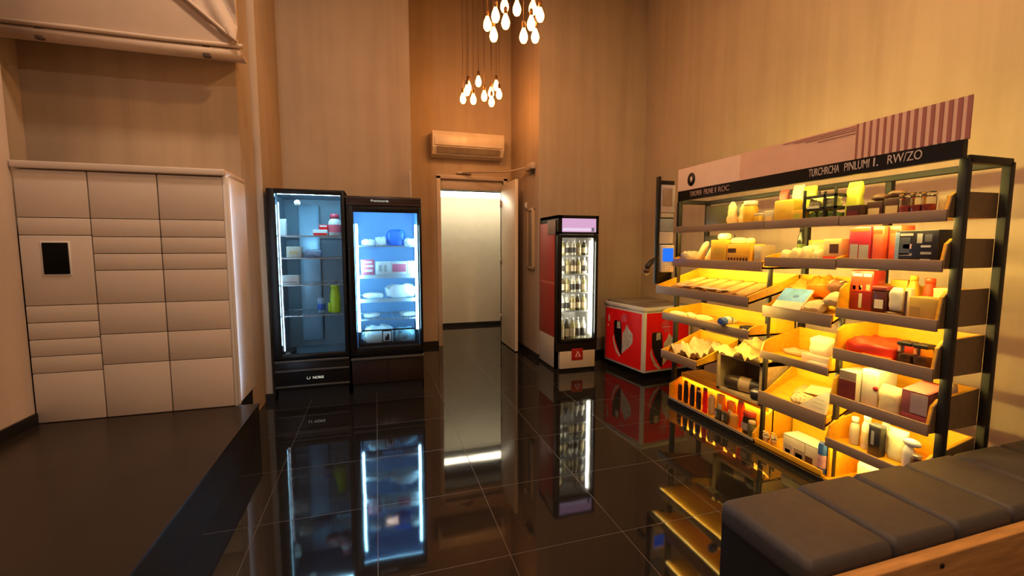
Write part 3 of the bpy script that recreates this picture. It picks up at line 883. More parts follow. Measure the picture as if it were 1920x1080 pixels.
def pouch(name, label, cat, loc, w, d, h, m, seal=.12, rz=-90, tilt=0, top_m=None, label_m=None, seed=1, group=None, flare=1.0, crump=.06):
    t = thing(name, label, cat, loc, group)
    n, k = 24, 14
    b = MB()
    v, f = [], []
    for j in range(k + 1):
        s = j / k
        z = h * s
        wx = w / 2 * (1 if s < .8 else 1 - (1 - flare) * (s - .8) / .2)
        dy = d / 2 * (1 - .25 * (2 * s - .7) ** 2) if s < 1 - seal else d / 2 * max(.06, .72 * (1 - s) / seal)
        if s < .08:
            wx *= .9 + s * 1.2
        for i in range(n):
            a = 2 * math.pi * i / n
            cx, sy = math.cos(a), math.sin(a)
            p = Vector((math.copysign(abs(cx) ** .55, cx) * wx, d / 2 + math.copysign(abs(sy) ** .7, sy) * dy, z))
            p += Vector((1, 1, .3)) * (crump * min(w, h) * noise.noise(p * 26 + Vector((seed * 3.1, seed, 0))) * (1 if j else 0))
            v.append(p)
    for j in range(k):
        for i in range(n):
            f.append((j * n + i, j * n + (i + 1) % n, (j + 1) * n + (i + 1) % n, (j + 1) * n + i))
    f.append(tuple(range(n - 1, -1, -1)))
    f.append(tuple(k * n + i for i in range(n)))
    b._add(v, f, True)
    pb_(b, t, 'body', m)
    if top_m:
        pb_(box(-w * .42, w * .42, d / 2 - .006, d / 2 + .006, h * (1 - seal * .6), h * 1.02, bev=.003), t, 'seal', top_m)
    if label_m:
        pb_(box(-w * .3, w * .3, -.004, .012, h * .25, h * .62, bev=.003), t, 'label_patch', label_m)
    return place(t, rz, tilt)
def bottle(name, label, cat, loc, r, h, m, cap_m, neck=.4, band_m=None, group=None, sx=1., sy=1., rz=0, cap_h=.12):
    t = thing(name, label, cat, loc, group)
    pb_(MB().lathe([(r * .9, 0), (r, h * .03), (r, h * .58), (r * .92, h * .68), (r * neck, h * (1 - cap_h) - .004), (r * neck, h * (1 - cap_h))], n=22, sx=sx, sy=sy), t, 'body', m)
    pb_(MB().lathe([(r * neck * 1.12, h * (1 - cap_h) - .003), (r * neck * 1.12, h * .985), (r * neck, h)], n=18), t, 'cap', cap_m)
    if band_m:
        pb_(MB().lathe([(r * 1.005, h * .16), (r * 1.012, h * .17), (r * 1.012, h * .50), (r * 1.005, h * .51)], n=22, sx=sx, sy=sy), t, 'label_band', band_m)
    return place(t, rz)
def can(name, label, cat, loc, r, h, m, band_m=None, group=None, lie=None):
    t = thing(name, label, cat, loc, group)
    ax = 'z'
    pb_(MB().lathe([(r * .8, 0), (r, h * .05), (r, h * .90), (r * .86, h * .96), (r * .84, h)], n=22), t, 'body', m)
    pb_(MB().lathe([(r * .84, h - .001), (r * .84, h + .003), (r * .74, h + .003), (r * .70, h - .004)], n=22), t, 'rim', M_ALU)
    if band_m:
        pb_(MB().lathe([(r * 1.004, h * .2), (r * 1.01, h * .21), (r * 1.01, h * .62), (r * 1.004, h * .63)], n=22), t, 'label_band', band_m)
    if lie is not None:
        t.location.z += r
        t.rotation_euler = (R(90), 0, R(lie))
    return t
def jar(name, label, cat, loc, r, h, m, lid_m, fill_m=None, group=None, square=False, band=None):
    t = thing(name, label, cat, loc, group)
    if square:
        pb_(box(-r, r, 0, 2 * r, 0, h * .84, bev=.008), t, 'body', m)
        pb_(box(-r * 1.04, r * 1.04, -.003, 2 * r + .003, h * .84, h, bev=.006), t, 'lid', lid_m)
        if fill_m:
            pb_(box(-r * .9, r * .9, .006, 2 * r - .006, .005, h * .5, bev=.005), t, 'contents', fill_m)
    else:
        pb_(MB().lathe([(r * .92, 0), (r, h * .04), (r, h * .7), (r * .86, h * .8), (r * .86, h * .84)], n=22), t, 'body', m)
        pb_(MB().lathe([(r * .92, h * .83), (r * .95, h * .85), (r * .95, h * .97), (r * .88, h)], n=22), t, 'lid', lid_m)
        if fill_m:
            pb_(MB().lathe([(r * .85, h * .02), (r * .9, h * .05), (r * .9, h * .55), (r * .8, h * .56)], n=20), t, 'contents', fill_m)
    if band:
        pb_(box(-r * .6, r * .6, -.002 if square else -r * 1.01, .002 if square else -r * .82, h * .25, h * .55), t, 'label_patch', band)
    return place(t)
def loaf(name, label, cat, loc, lx, ly, lz, m, rz=-90, tilt=0, seed=1, scores=3, score_m=None, group=None, curve=0.):
    t = thing(name, label, cat, loc, group)
    b = MB().ellipsoid((0, 0, 0), (lx / 2, ly / 2, lz / 2), rough=.12, seed=seed, power=.8, seg=24)
    for v in b.bm.verts:
        v.co.y += curve * v.co.x ** 2
        v.co.z = max(v.co.z, -lz * .40) + lz * .40
    pb_(b, t, 'crust', m)
    for i in range(scores):
        x = lx * (-.25 + .5 * i / max(1, scores - 1))
        sb = MB().tube([(x - lx * .05, -ly * .25 + curve * x * x, lz * .80), (x, curve * x * x, lz * .885), (x + lx * .05, ly * .25 + curve * x * x, lz * .80)], lz * .05, 6)
        pb_(sb, t, 'score_mark', score_m or M_BREADL)
    return place(t, rz, tilt)
def flat_bag(name, label, cat, loc, lx, ly, th, m, rz=-90, tilt=0, seed=1, group=None, fold_m=None):
    """soft pack lying flat: long axis local x, depth y"""
    t = thing(name, label, cat, loc, group)
    b = MB().ellipsoid((0, ly / 2, th / 2), (lx / 2, ly / 2, th / 2), rough=.10, seed=seed, power=.55, seg=26)
    for v in b.bm.verts:
        v.co += Vector((0, 0, th * .25 * noise.noise(v.co * 30 + Vector((seed, 0, 0)))))
        v.co.z = max(v.co.z, 0)
    pb_(b, t, 'body', m)
    if fold_m:
        pb_(MB().sheet(12, 3, lambda s, q: (-lx * .5 + lx * 1.0 * s, ly * (.02 + .10 * q), th * .5 + .008 * math.sin(s * 20) + .01 * q), .003), t, 'fold', fold_m)
    return place(t, rz, tilt)
def crumpled(name, label, cat, loc, lx, ly, hz, m, rz=-90, seed=1, tilt=0, n=26, edge_up=.0):
    t = thing(name, label, cat, loc)
    def fn(s, q):
        p = Vector((s * 4 + seed * 3.3, q * 4 + seed, .5))
        z = abs(noise.noise(p)) * hz + abs(noise.noise(p * 2.7)) * hz * .5
        z += edge_up * max(0, (q - .6) / .4) ** 1.5 + .003
        x = (s - .5) * lx + .02 * noise.noise(p * 1.7)
        return (x, q * ly, z)
    pb_(MB().sheet(n, n, fn, .002, n > 20), t, 'sheet', m)
    return place(t, rz, tilt)

# ---- top shelf, level with the black band (z 1.61)
Z1 = 1.616
for i, (y, lean, lab) in enumerate(((2.90, 9, 'leftmost brown paper bag leaning on the top shelf'), (2.835, 4, 'second brown paper bag leaning beside the yellow jar bag on the top shelf'))):
    pouch('paper_bag', lab, 'bag', (2.70 + .03 * i, y, Z1), .085, .05, .20 - .02 * i, M_KRAFT, seal=.5, rz=-90, seed=i + 1, flare=.45, crump=.07)
jar('yellow_jar', 'round yellow jar with a pale top on the top shelf', 'jar', (2.72, 2.715, Z1), .052, .185, M_YEL, M_WHITEP)
jar('small_yellow_jar', 'small yellow jar right of the round yellow jar', 'jar', (2.69, 2.605, Z1), .032, .085, M_YEL, M_WHITEP)
carton('brown_carton', 'low brown carton between the yellow jars and the yellow kraft bag', 'carton', (2.70, 2.53, Z1), .08, .08, .10, M_BRUSH, [('label_patch', .2, .8, .3, .6, M_KRAFT)])
carton('kraft_bag', 'mustard yellow square bag standing on the top shelf', 'bag', (2.68, 2.41, Z1), .15, .09, .165, mat('mustard', (.60, .38, .04), .6, var=.08), [('label_patch', .3, .7, .35, .6, M_YEL)], bev=.012)
pouch('red_pack', 'dull red pack rising behind the mustard bag under the sign', 'bag', (2.80, 2.49, Z1), .07, .05, .25, mat('dull_red', (.38, .08, .06), .5), seed=5)
pouch('grey_pack', 'grey foil pack rising between the mustard bag and the lime bags', 'bag', (2.78, 2.39, Z1), .085, .05, .27, M_GREYP, seed=6)
carton('yellow_box', 'small yellow box in front of the lime bags on the top shelf', 'box', (2.66, 2.265, Z1), .085, .06, .085, M_YEL, [('label_patch', .2, .8, .3, .7, M_YELG)])
pouch('lime_bag', 'lime green bag left of the black crate', 'bag', (2.76, 2.29, Z1), .085, .06, .245, M_YELG, seed=7, top_m=M_LIME)
pouch('lime_bag', 'tall lime bag right of the black crate', 'bag', (2.72, 1.985, Z1), .088, .06, .225, M_YELG, seed=8, top_m=M_YEL)
cr = thing('bottle_crate', 'black crate of herb packs on the top shelf', 'crate', (2.66, 2.125, Z1))
w, d, h = .215, .13, .185
b = MB()
for x in (-w / 2, w / 2 - .012):
    for y in (0, d - .012):
        b.box(x, x + .012, y, y + .012, 0, h + .02)
for z in (0, .075, .15):
    for y in (0, d - .01):
        b.box(-w / 2, w / 2, y, y + .01, z, z + .016)
    for x in (-w / 2, w / 2 - .01):
        b.box(x, x + .01, 0, d, z, z + .016)
b.box(-w / 2, w / 2, 0, d, 0, .006).box(.028, .04, 0, .01, 0, h)
pb_(b, cr, 'frame', M_BLACKM)
pb_(box(-w * .36, w * .02, -.003, .001, .085, .10), cr, 'label_strip', M_WHITEP)
place(cr)
for i, (u, zz) in enumerate(((-.062, .012), (.0, .012), (.066, .012), (-.055, .10), (.03, .10))):
    lab = ('herb pack at the lower left of the black crate', 'herb pack in the lower middle of the black crate', 'herb pack at the lower right of the black crate', 'pale topped herb pack at the upper left of the black crate', 'pale topped herb pack at the upper right of the black crate')[i]
    lx = .055 if i < 3 else .085
    flat_bag('herb_pack', lab, 'pack', (2.66 + .016, 2.125 - u, Z1 + zz), lx, .095, .058 if i < 3 else .085, M_GREEN if i < 3 else mat('pale_herb', (.55, .52, .22), .5, var=.5, scale=40), seed=i + 3)
for i, (y, hh) in enumerate(((1.905, .085), (1.81, .10), (1.73, .11))):
    lab = ('leftmost of the three chocolate brown gift boxes', 'middle chocolate brown gift box with a cream label', 'rightmost chocolate brown gift box, beside the red jars')[i]
    t = carton('gift_box', lab, 'box', (2.68, y, Z1), .082, .09, hh, M_CHOC, [('label_patch', .12, .8, .25, .62, (M_BURG, M_PAPER, M_PAPER)[i])], rz=-90 + 4 * i, group='chocolate gift boxes')
    if i:
        kb = MB().ellipsoid((0, .045, hh + .022), (.042, .035, .022), rough=.2, seed=i, seg=18)
        pb_(kb, t, 'bow', mat('choc_bow', (.12, .05, .03), .4))
for i, y in enumerate((1.655, 1.605, 1.555)):
    lab = ('left clear jar of red sweets', 'middle clear jar of red sweets', 'right clear jar of red sweets, nearest the rack end')[i]
    jar('sweet_jar', lab, 'jar', (2.66, y, Z1), .024, .125, M_CLEAR, M_CLEAR, mat('red_sweets', (.62, .08, .05), .4, var=.4, scale=60), group='clear jars of red sweets', square=True)
carton('cream_pack', 'narrow cream pack at the near end of the top shelf', 'pack', (2.70, 1.508, Z1), .035, .08, .10, M_PAPER, [('label_patch', .2, .8, .4, .7, M_KRAFT)])

# ---- second level, far section (z 1.30 front)
def z2(x):
    return 1.3125
flat_bag('paper_sack', 'grey paper sack lying at the far end of the second shelf', 'bag', (2.64, 3.37, z2(2.66) + .002), .13, .20, .10, M_BRUSH, seed=2)
loaf('white_loaf', 'left of the two pale upright baguettes', 'bread', (2.76, 3.24, 1.41), .19, .06, .06, M_BREADL, rz=-118, seed=2).rotation_euler = (0, R(-62), R(-75))
loaf('white_loaf', 'right of the two pale upright baguettes', 'bread', (2.78, 3.14, 1.425), .21, .06, .06, M_BREADL, rz=-118, seed=3).rotation_euler = (0, R(-62), R(-75))
carton('yellow_carton', 'plain yellow carton under a white roll on the second shelf', 'carton', (2.64, 2.945, z2(2.66)), .165, .14, .20, M_YEL, [('label_patch', .25, .75, .45, .7, mat('mustard', 0))])
loaf('white_roll', 'white roll on top of the plain yellow carton', 'bread', (2.71, 2.955, z2(2.66) + .2005), .11, .08, .06, M_BREADL, seed=4, scores=2)
oc = carton('orange_carton', 'orange carton with brown lettering on the second shelf', 'carton', (2.64, 2.735, z2(2.66)), .225, .14, .165, mat('amber_carton', (.80, .42, .03), .5, var=.05), [('print_block', .04, .40, .60, .80, M_CHOC), ('print_line', .02, .98, .44, .48, M_YEL)])
b = MB()
for i in range(7):
    b.box(-.10 + i * .029, -.10 + i * .029 + .019, -.002, .001, .025, .062)
pb_(b, oc, 'lettering', M_CHOC)
loaf('croissant', 'long yellow croissant on top of the orange carton', 'bread', (2.70, 2.80, z2(2.66) + .166), .13, .05, .055, M_BREAD, rz=-60, seed=5, curve=3)
loaf('croissant', 'short yellow croissant on the right of the orange carton top', 'bread', (2.71, 2.69, z2(2.66) + .166), .08, .05, .05, M_BREAD, rz=-110, seed=6, curve=4)
carton('grey_carton', 'narrow grey carton right of the orange carton', 'carton', (2.66, 2.575, z2(2.68)), .065, .13, .155, M_BRUSH, [('label_patch', .2, .8, .4, .7, M_GREYP)])
bottle('dark_bottle', 'dark slim bottle standing behind the buns on the second shelf', 'bottle', (2.88, 2.44, 1.355), .024, .24, mat('bottle_dark', (.02, .028, .02), .2), M_BLACKM, neck=.5, band_m=M_GREEN)
carton('yellow_tray_card', 'wide yellow card standing behind the buns', 'card', (2.93, 2.27, 1.355), .26, .006, .15, mat('mustard_pale', (.62, .48, .10), .6), [('label_patch', .1, .9, .6, .9, M_PAPER)], bev=.001)
# ---- second level, middle and near sections (z 1.37)
bt = thing('bun_tray', 'white tray of film wrapped buns on the second shelf', 'tray', (2.63, 2.236, 1.3535))
b = MB().box(-.165, .165, 0, .20, 0, .006).box(-.165, .165, 0, .005, 0, .026).box(-.165, .165, .195, .2, 0, .026).box(-.165, -.16, 0, .2, 0, .026).box(.16, .165, 0, .2, 0, .026)
pb_(b, bt, 'tray', M_WHITEP)
pb_(box(-.12, -.02, -.002, .001, .003, .02), bt, 'price_label', M_BLACKM)
pb_(box(.05, .12, -.002, .001, .003, .02), bt, 'price_label', M_WHITE)
place(bt)
for i, (y, x, s) in enumerate(((2.35, 2.685, .085), (2.275, 2.69, .10), (2.20, 2.685, .11), (2.122, 2.69, .09), (2.235, 2.775, .12))):
    lab = ('first pale bun from the left in the white tray', 'second pale bun in the white tray', 'third pale bun in the white tray', 'pale bun at the right end of the white tray', 'large pale bun at the back of the white tray')[i]
    loaf('bun', lab, 'bread', (x, y, 1.361), .068 if i < 4 else .10, .085 if i < 4 else .07, s, M_BREADL if i % 2 else mat('bun_tan', (.74, .60, .32), .7, var=.1), seed=i + 8, scores=1)
flat_bag('snack_pack', 'orange and cream snack pack with black drawing', 'pack', (2.62, 1.995, 1.366), .125, .05, .12, M_PAPER, seed=11)
pk = carton('snack_box', 'cream box with orange border next to the red and grey box', 'box', (2.655, 2.012, 1.353), .11, .08, .125, mat('peach_card', (.75, .42, .18), .5), [('printed_drawing', .35, .85, .30, .75, M_CHOC), ('red_border', 0, 1, .0, .14, M_ORED), ('cream_field', .04, .34, .2, .9, M_PAPER)])
bpy.data.objects.remove(bpy.data.objects['snack_pack'].children[0]); bpy.data.objects.remove(bpy.data.objects['snack_pack'])
carton('wine_red_box', 'upright crimson box with a grey lower half', 'box', (2.64, 1.852, 1.366), .115, .12, .205, mat('crimson', (.42, .02, .05), .4), [('grey_field', .08, .46, .0, .52, M_GREYP), ('grey_field', .52, .96, .0, .50, M_GREYP), ('print_line', .05, .95, .86, .96, M_ORED)])
for i, y in enumerate((1.762, 1.698)):
    carton('coral_box', ('left coral orange box beside the crimson box', 'right coral orange box behind the black box')[i], 'box', (2.65 + .03 * i, y, 1.366), .06, .11, .205, mat('coral', (.80, .13, .05), .4, var=.06), [('print_line', .1, .9, .80, .90, M_ORED), ('side_strip', .0, .12, 0, 1, M_REDD)], group='coral boxes')
kb = carton('appliance_box', 'large black box with white print at the near end of the second shelf', 'box', (2.635, 1.568, 1.366), .19, .13, .175, M_NAVY, [('blue_edge', 0, .10, .04, .95, M_BLUEP), ('printed_window', .12, .36, .28, .80, mat('box_slate', (.07, .08, .11), .4)), ('print_heading', .12, .42, .84, .91, M_PINKL), ('printed_shape', .52, .64, .62, .90, M_GREYP), ('printed_shape', .70, .86, .66, .88, mat('box_grey', (.10, .10, .12), .4)), ('print_line', .62, .84, .50, .56, M_WHITE), ('print_line', .62, .86, .30, .37, M_GREYP), ('print_line', .62, .84, .10, .17, M_GREYP), ('print_line', .12, .42, .26, .33, M_GREYP), ('printed_logo', .20, .40, .46, .60, M_PINKL)])

# ---- third level, far section: tilted tray with wrapped baguettes (front x 2.44 z 1.07, rear x 2.90 z 1.185)
sl = math.degrees(math.atan2(.113, .46))
bl = ('first kraft wrapped baguette from the left in the tilted bread tray', 'second kraft wrapped baguette in the tilted bread tray', 'third kraft wrapped baguette in the tilted bread tray', 'fourth kraft wrapped baguette in the tilted bread tray', 'fifth kraft wrapped baguette in the tilted bread tray', 'rightmost kraft wrapped baguette in the tilted bread tray')
for i in range(6):
    y = 3.30 - i * .148
    t = thing('wrapped_baguette', bl[i], 'bread', (2.49, y, 1.098), 'wrapped baguettes in the tilted tray')
    b = MB().ellipsoid((0, .17, .02), (.055, .17, .02), rough=.12, seed=i, power=.6, seg=22)
    for v in b.bm.verts:
        v.co.z = max(v.co.z, .004)
    pb_(b, t, 'wrapper', mat('kraft_wrap', (.46, .27, .08), .75, var=.15, scale=12))
    pb_(MB().tube([(.062, .02, .012), (.066, .17, .016), (.062, .33, .014)], .006, 6), t, 'wrapper_seam', mat('seam_brown', (.16, .085, .03), .7))
    t.rotation_euler = (R(sl), 0, R(-90 + (-8 + 3 * i)))
crumpled('tray_paper', 'white paper scrap along the front of the bread tray', 'paper', (2.475, 2.95, 1.115), .55, .05, .012, M_WHITEP, seed=3)
# ---- third level, middle section (tilted; front z 1.0 rear 1.16)
s3 = math.degrees(math.atan2(.16, .35))
def z3(x):
    return 1.004 + (x - XF) / .35 * .158
bk = thing('blue_magazine', 'pale blue printed pack leaning on the tilted middle tray', 'pack', (2.635, 2.30, z3(2.635) + .012))
pb_(box(-.10, .10, 0, .20, 0, .022, bev=.008), bk, 'body', M_WHITEP)
pb_(box(-.095, .095, .075, .195, .0215, .0235), bk, 'blue_print', mat('cover_blue', (.10, .30, .80), .45, var=.3, scale=16))
pb_(box(-.09, .09, -.001, .003, .001, .012), bk, 'dark_base', M_NAVY)
pb_(MB().ellipsoid((.02, .12, .0235), (.022, .016, .002), seg=14), bk, 'printed_mark', M_BLUEC)
bk.rotation_euler = (R(42), 0, R(-84))
flat_bag('orange_bag', 'bright orange bag at the back of the tilted middle tray', 'bag', (2.80, 2.24, z3(2.84)), .17, .13, .12, M_ORANGE, tilt=s3, seed=5)
flat_bag('crisp_bag', 'dull orange bag behind the pale blue pack', 'bag', (2.78, 2.385, z3(2.82)), .12, .14, .09, mat('dull_orange', (.62, .30, .04), .5), tilt=s3, seed=6)
for i, (x, y, l, m) in enumerate(((2.64, 2.12, .13, M_PAPER), (2.66, 2.02, .12, M_PAPER), (2.74, 2.05, .16, M_BREADL))):
    flat_bag('cream_pouch', ('cream pouch lying nearest the blue pack', 'cream pouch at the right end of the tilted middle tray', 'pale cream pouch behind the two cream pouches')[i], 'pouch', (x, y, z3(x + .05)), l, .11, .06, m, tilt=s3, seed=12 + i, fold_m=M_KRAFT)
loaf('brown_pastry', 'dark brown pastry beside the orange bag', 'pastry', (2.84, 2.06, z3(2.85) + .012), .12, .08, .09, mat('pastry_brown', (.16, .06, .03), .6, var=.5, scale=25), seed=9, scores=2, tilt=s3)
# ---- third level, near section (z 1.075)
Z3 = 1.0765
rb = carton('red_gift_box', 'large dark red box with pale print on the third shelf', 'box', (2.68, 1.850, Z3), .125, .10, .245, M_REDD, [('print_band', .12, .52, .86, .93, M_PINKL), ('print_band', .58, .92, .86, .93, M_PINKL), ('red_field', .12, .95, .52, .84, M_ORED), ('print_block', .12, .26, .54, .64, M_PAPER), ('print_block', .40, .55, .54, .66, M_PAPER), ('print_block', .72, .88, .54, .68, M_PAPER), ('barcode_label', .42, .56, .12, .46, mat('label_olive', (.50, .48, .30), .5))])
pouch('brown_bag', 'brown bag with orange spots behind the large dark red box', 'bag', (2.79, 1.90, Z3), .06, .05, .21, mat('spotted_brown', (.30, .10, .03), .5, var=.7, scale=40), seed=14)
jar('dark_jar', 'dark cherry jar with a white stripe on the third shelf', 'jar', (2.655, 1.735, Z3), .037, .165, mat('cherry_glass', (.05, .012, .010), .2), M_BURG, square=True, band=M_WHITEP)
pouch('grey_pouch', 'grey white pouch standing on dark packs', 'pouch', (2.65, 1.655, Z3 + .034), .066, .045, .125, mat('silver_white', (.50, .47, .42), .4), seed=15, flare=.7)
flat_bag('dark_pack', 'dark brown pack lying under the grey pouch', 'pack', (2.625, 1.655, Z3), .075, .08, .034, M_CHOC, seed=16)
carton('cream_card', 'narrow upright cream pack with a dark edge between the grey pouch and the kraft box', 'card', (2.66, 1.600, Z3), .026, .03, .165, M_BREADL, [('dark_sleeve', 0, .4, .0, .9, M_CHOC)])
bottle('red_sauce_bottle', 'orange red sauce bottle rising behind the kraft box', 'bottle', (2.80, 1.585, Z3), .028, .215, M_ORED, M_ORED, neck=.7)
bottle('yellow_sauce_bottle', 'yellow sauce bottle behind the grey pouch', 'bottle', (2.80, 1.66, Z3), .028, .225, M_YEL, M_YEL, neck=.6)
carton('yellow_tin', 'yellow tin behind the dark jar', 'tin', (2.82, 1.745, Z3), .085, .06, .195, M_YEL, [('print_block', .1, .9, .3, .6, M_CHOC)])
carton('kraft_box', 'mustard kraft box at the near end of the third shelf', 'box', (2.635, 1.515, Z3), .125, .10, .125, mat('kraft_box', (.55, .34, .06), .6), [('label_patch', .05, .4, .2, .6, mat('kraft_dark', (.40, .24, .05), .6))])
carton('cream_box', 'cream lidded box behind the mustard kraft box', 'box', (2.76, 1.500, Z3), .095, .09, .165, M_PAPER, open_top=M_BREADL)

# ---- fourth level, far section (z .83 front)
def z4(x):
    return .8365
for i, (x, y, l, w_, h_, m, rz) in enumerate(((2.56, 3.30, .19, .075, .055, M_BREADL, -80), (2.63, 3.22, .15, .07, .05, M_BREADL, -96), (2.60, 3.02, .17, .08, .06, M_BREAD, -84), (2.76, 2.92, .15, .07, .05, M_BREADL, -90), (2.56, 2.84, .10, .06, .04, mat('pastry_brown', 0), -70))):
    loaf('bread_roll', ('pale long roll at the left end of the fourth tray', 'second pale roll from the left in the fourth tray', 'golden roll in the middle of the fourth tray', 'pale roll at the back of the fourth tray', 'small brown roll beside the lying blue can')[i], 'bread', (x, y, z4(x)), l, w_, h_, m, rz=rz, seed=20 + i, scores=3 if m is not M_BREADL else 2)
can('lying_can', 'blue and white can lying in the fourth tray', 'can', (2.56, 2.70, z4(2.56) + .002), .032, .12, M_BLUEC, M_WHITE, lie=-75)
carton('black_tray_box', 'flat black box at the right end of the fourth tray', 'box', (2.53, 2.53, z4(2.53)), .10, .09, .045, M_BLACKM, [('label_patch', .3, .7, .3, .7, M_GREYP)])
# ---- fourth level, middle section (z .71)
Z4 = .706
def zb4(x):
    return .7045
bw = pouch('bread_bag', 'pale bread bag tied with a brown paper end', 'bag', (2.70, 2.10, zb4(2.72) + .062), .17, .11, .12, mat('bread_bag', (.78, .62, .44), .6, var=.12, scale=12), seed=21, rz=-90, flare=.6)
pb_(box(.06, .105, .02, .09, .01, .10, bev=.015), bw, 'paper_end', M_KRAFT)
carton('white_carton', 'flat white carton under the pale bread bag', 'carton', (2.67, 2.09, zb4(2.68) + .002), .20, .15, .055, mat('flat_white', (.62, .50, .38), .5), [('label_patch', .45, .95, .15, .6, M_WHITEP)])
carton('white_carton', 'thin white carton at the front edge of the middle tray', 'carton', (2.62, 2.045, zb4(2.63)), .14, .045, .024, M_WHITEP, [('print_line', .1, .9, .3, .6, M_GREYP)])
flat_bag('cream_parcel', 'thin cream parcel left of the bread bag', 'parcel', (2.74, 2.33, zb4(2.76)), .16, .12, .035, M_PAPER, seed=22)
flat_bag('orange_parcel', 'thin orange parcel behind the cream parcel', 'parcel', (2.85, 2.25, zb4(2.86)), .14, .08, .045, mat('dull_orange', 0), seed=24)
# ---- fourth level, near section (z .825)
rd = flat_bag('red_blanket_pack', 'large bright red orange soft pack on the fourth shelf', 'pack', (2.63, 1.79, .8265), .29, .26, .105, mat('bright_red', (.80, .045, .012), .4, var=.1), seed=25)
pb_(box(-.02, .13, -.012, .02, .012, .032, bev=.006), rd, 'orange_strip', M_ORANGE)
for i, y in enumerate((1.588, 1.515)):
    jar('clear_tub', ('left clear tub with black lid beside the red soft pack', 'right clear tub with black lid at the shelf end')[i], 'tub', (2.64, y, .8265), .033, .135, M_CLEAR, M_BLACKM, mat('brown_contents', (.30, .17, .08), .6, var=.4, scale=30), group='clear tubs with black lids', square=True)

# ---- fifth level: crumpled paper, wooden crate with dark roll
crumpled('wrapping_paper', 'crumpled cream wrapping paper on the low far tray', 'paper', (2.52, 3.20, .486), .40, .36, .15, M_PAPER, seed=4, n=22, tilt=11)
crumpled('wrapping_paper', 'crumpled yellow wrapping paper over the top of the wooden crate', 'paper', (2.62, 2.70, .604), .44, .33, .10, mat('yellow_paper', (.74, .54, .20), .7, var=.1), seed=9, n=22, edge_up=.05)
MBg = thing('glass_tumbler', 'small glass tumbler behind the wooden crate', 'glass', (2.90, 3.02, .562))
pb_(MB().lathe([(.022, 0), (.026, .002), (.030, .085), (.028, .085), (.024, .006)], n=20), MBg, 'bowl', M_CLEAR)
pb_(MB().lathe([(.021, -.0005), (.024, .001), (.024, .010), (.021, .011)], n=20), MBg, 'foot', M_WHITE)
wc = thing('wooden_crate', 'open wooden crate between the bread tray and the front bin', 'crate', (2.68, 2.715, .2865))
w, d, h, t_ = .46, .27, .315, .022
b = MB().box(-w / 2, w / 2, 0, d, 0, t_).box(-w / 2, w / 2, 0, d, h - t_, h).box(-w / 2, -w / 2 + t_ * 1.6, 0, d, 0, h).box(w / 2 - t_ * 1.6, w / 2, 0, d, 0, h)
pb_(b, wc, 'frame', mat('crate_wood', (.45, .33, .17), .6, var=.15, scale=5, stretch=(2, 6, 6)))
pb_(box(-w / 2, w / 2, d - .012, d, 0, h), wc, 'back_panel', mat('crate_back', (.16, .10, .05), .7))
place(wc)
wr = thing('dark_roll', 'dark wrapped roll with a tan band inside the wooden crate', 'roll', (2.78, 2.73, .31))
pb_(MB().lathe([(.03, -.17), (.052, -.15), (.058, -.05), (.058, .08), (.05, .15), (.03, .17)], 0, 0, .058, n=22, axis='x'), wr, 'body', M_HAM)
pb_(MB().lathe([(.0585, -.045), (.0605, -.04), (.0605, .04), (.0585, .045)], 0, 0, .058, n=22, axis='x'), wr, 'band', mat('tan_band', (.45, .30, .16), .5))
wr.rotation_euler.z = R(-70)
wg = thing('foil_pot', 'small foil topped black pot at the crate mouth', 'pot', (2.72, 2.56, .309))
pb_(MB().lathe([(.036, 0), (.046, .01), (.05, .055), (.044, .06)], n=22), wg, 'body', M_NAVY)
pb_(MB().lathe([(.046, .058), (.05, .062), (.03, .078), (.006, .082)], n=22), wg, 'foil', M_ALU)
# ---- fifth level, middle tilted board with papers
s5 = math.degrees(math.atan2(.156, .35))
def z5(x):
    return .366 + (x - XF) / .35 * .154
pc = thing('folded_papers', 'tan folded papers on the sloping lower board', 'papers', (2.73, 2.17, z5(2.73) + .002))
pb_(MB().sheet(8, 8, lambda s, q: (-.12 + .24 * s, .13 * q, .008 + .022 * abs(s - .4) + .008 * math.sin(q * 5)), .004), pc, 'sheet', mat('tan_paper', (.70, .42, .16), .6))
pb_(MB().sheet(8, 8, lambda s, q: (-.06 + .20 * s, .02 + .10 * q, .034 + .02 * s), .003), pc, 'top_sheet', M_BREADL)
place(pc, -82, s5)
wl = thing('white_leaflet_pack', 'white printed pack leaning on the sloping lower board', 'pack', (2.625, 2.075, z5(2.625) + .012))
pb_(MB().prism([(-.095, 0), (.095, 0), (.095, .175), (.06, .16), (-.085, .03)], 0, .02), wl, 'body', M_WHITEP)
b = MB()
for i in range(4):
    b.box(-.01 + i * .008, .075, -.0015, .001, .03 + i * .026, .034 + i * .026)
pb_(b, wl, 'printed_lines', M_GREYP)
place(wl, -90, -14)
flat_bag('speckled_pouch', 'speckled cream pouch left of the white printed pack', 'pouch', (2.66, 2.19, z5(2.70)), .12, .10, .045, mat('speckled', (.62, .48, .26), .6, var=.7, scale=60), tilt=s5, seed=31)
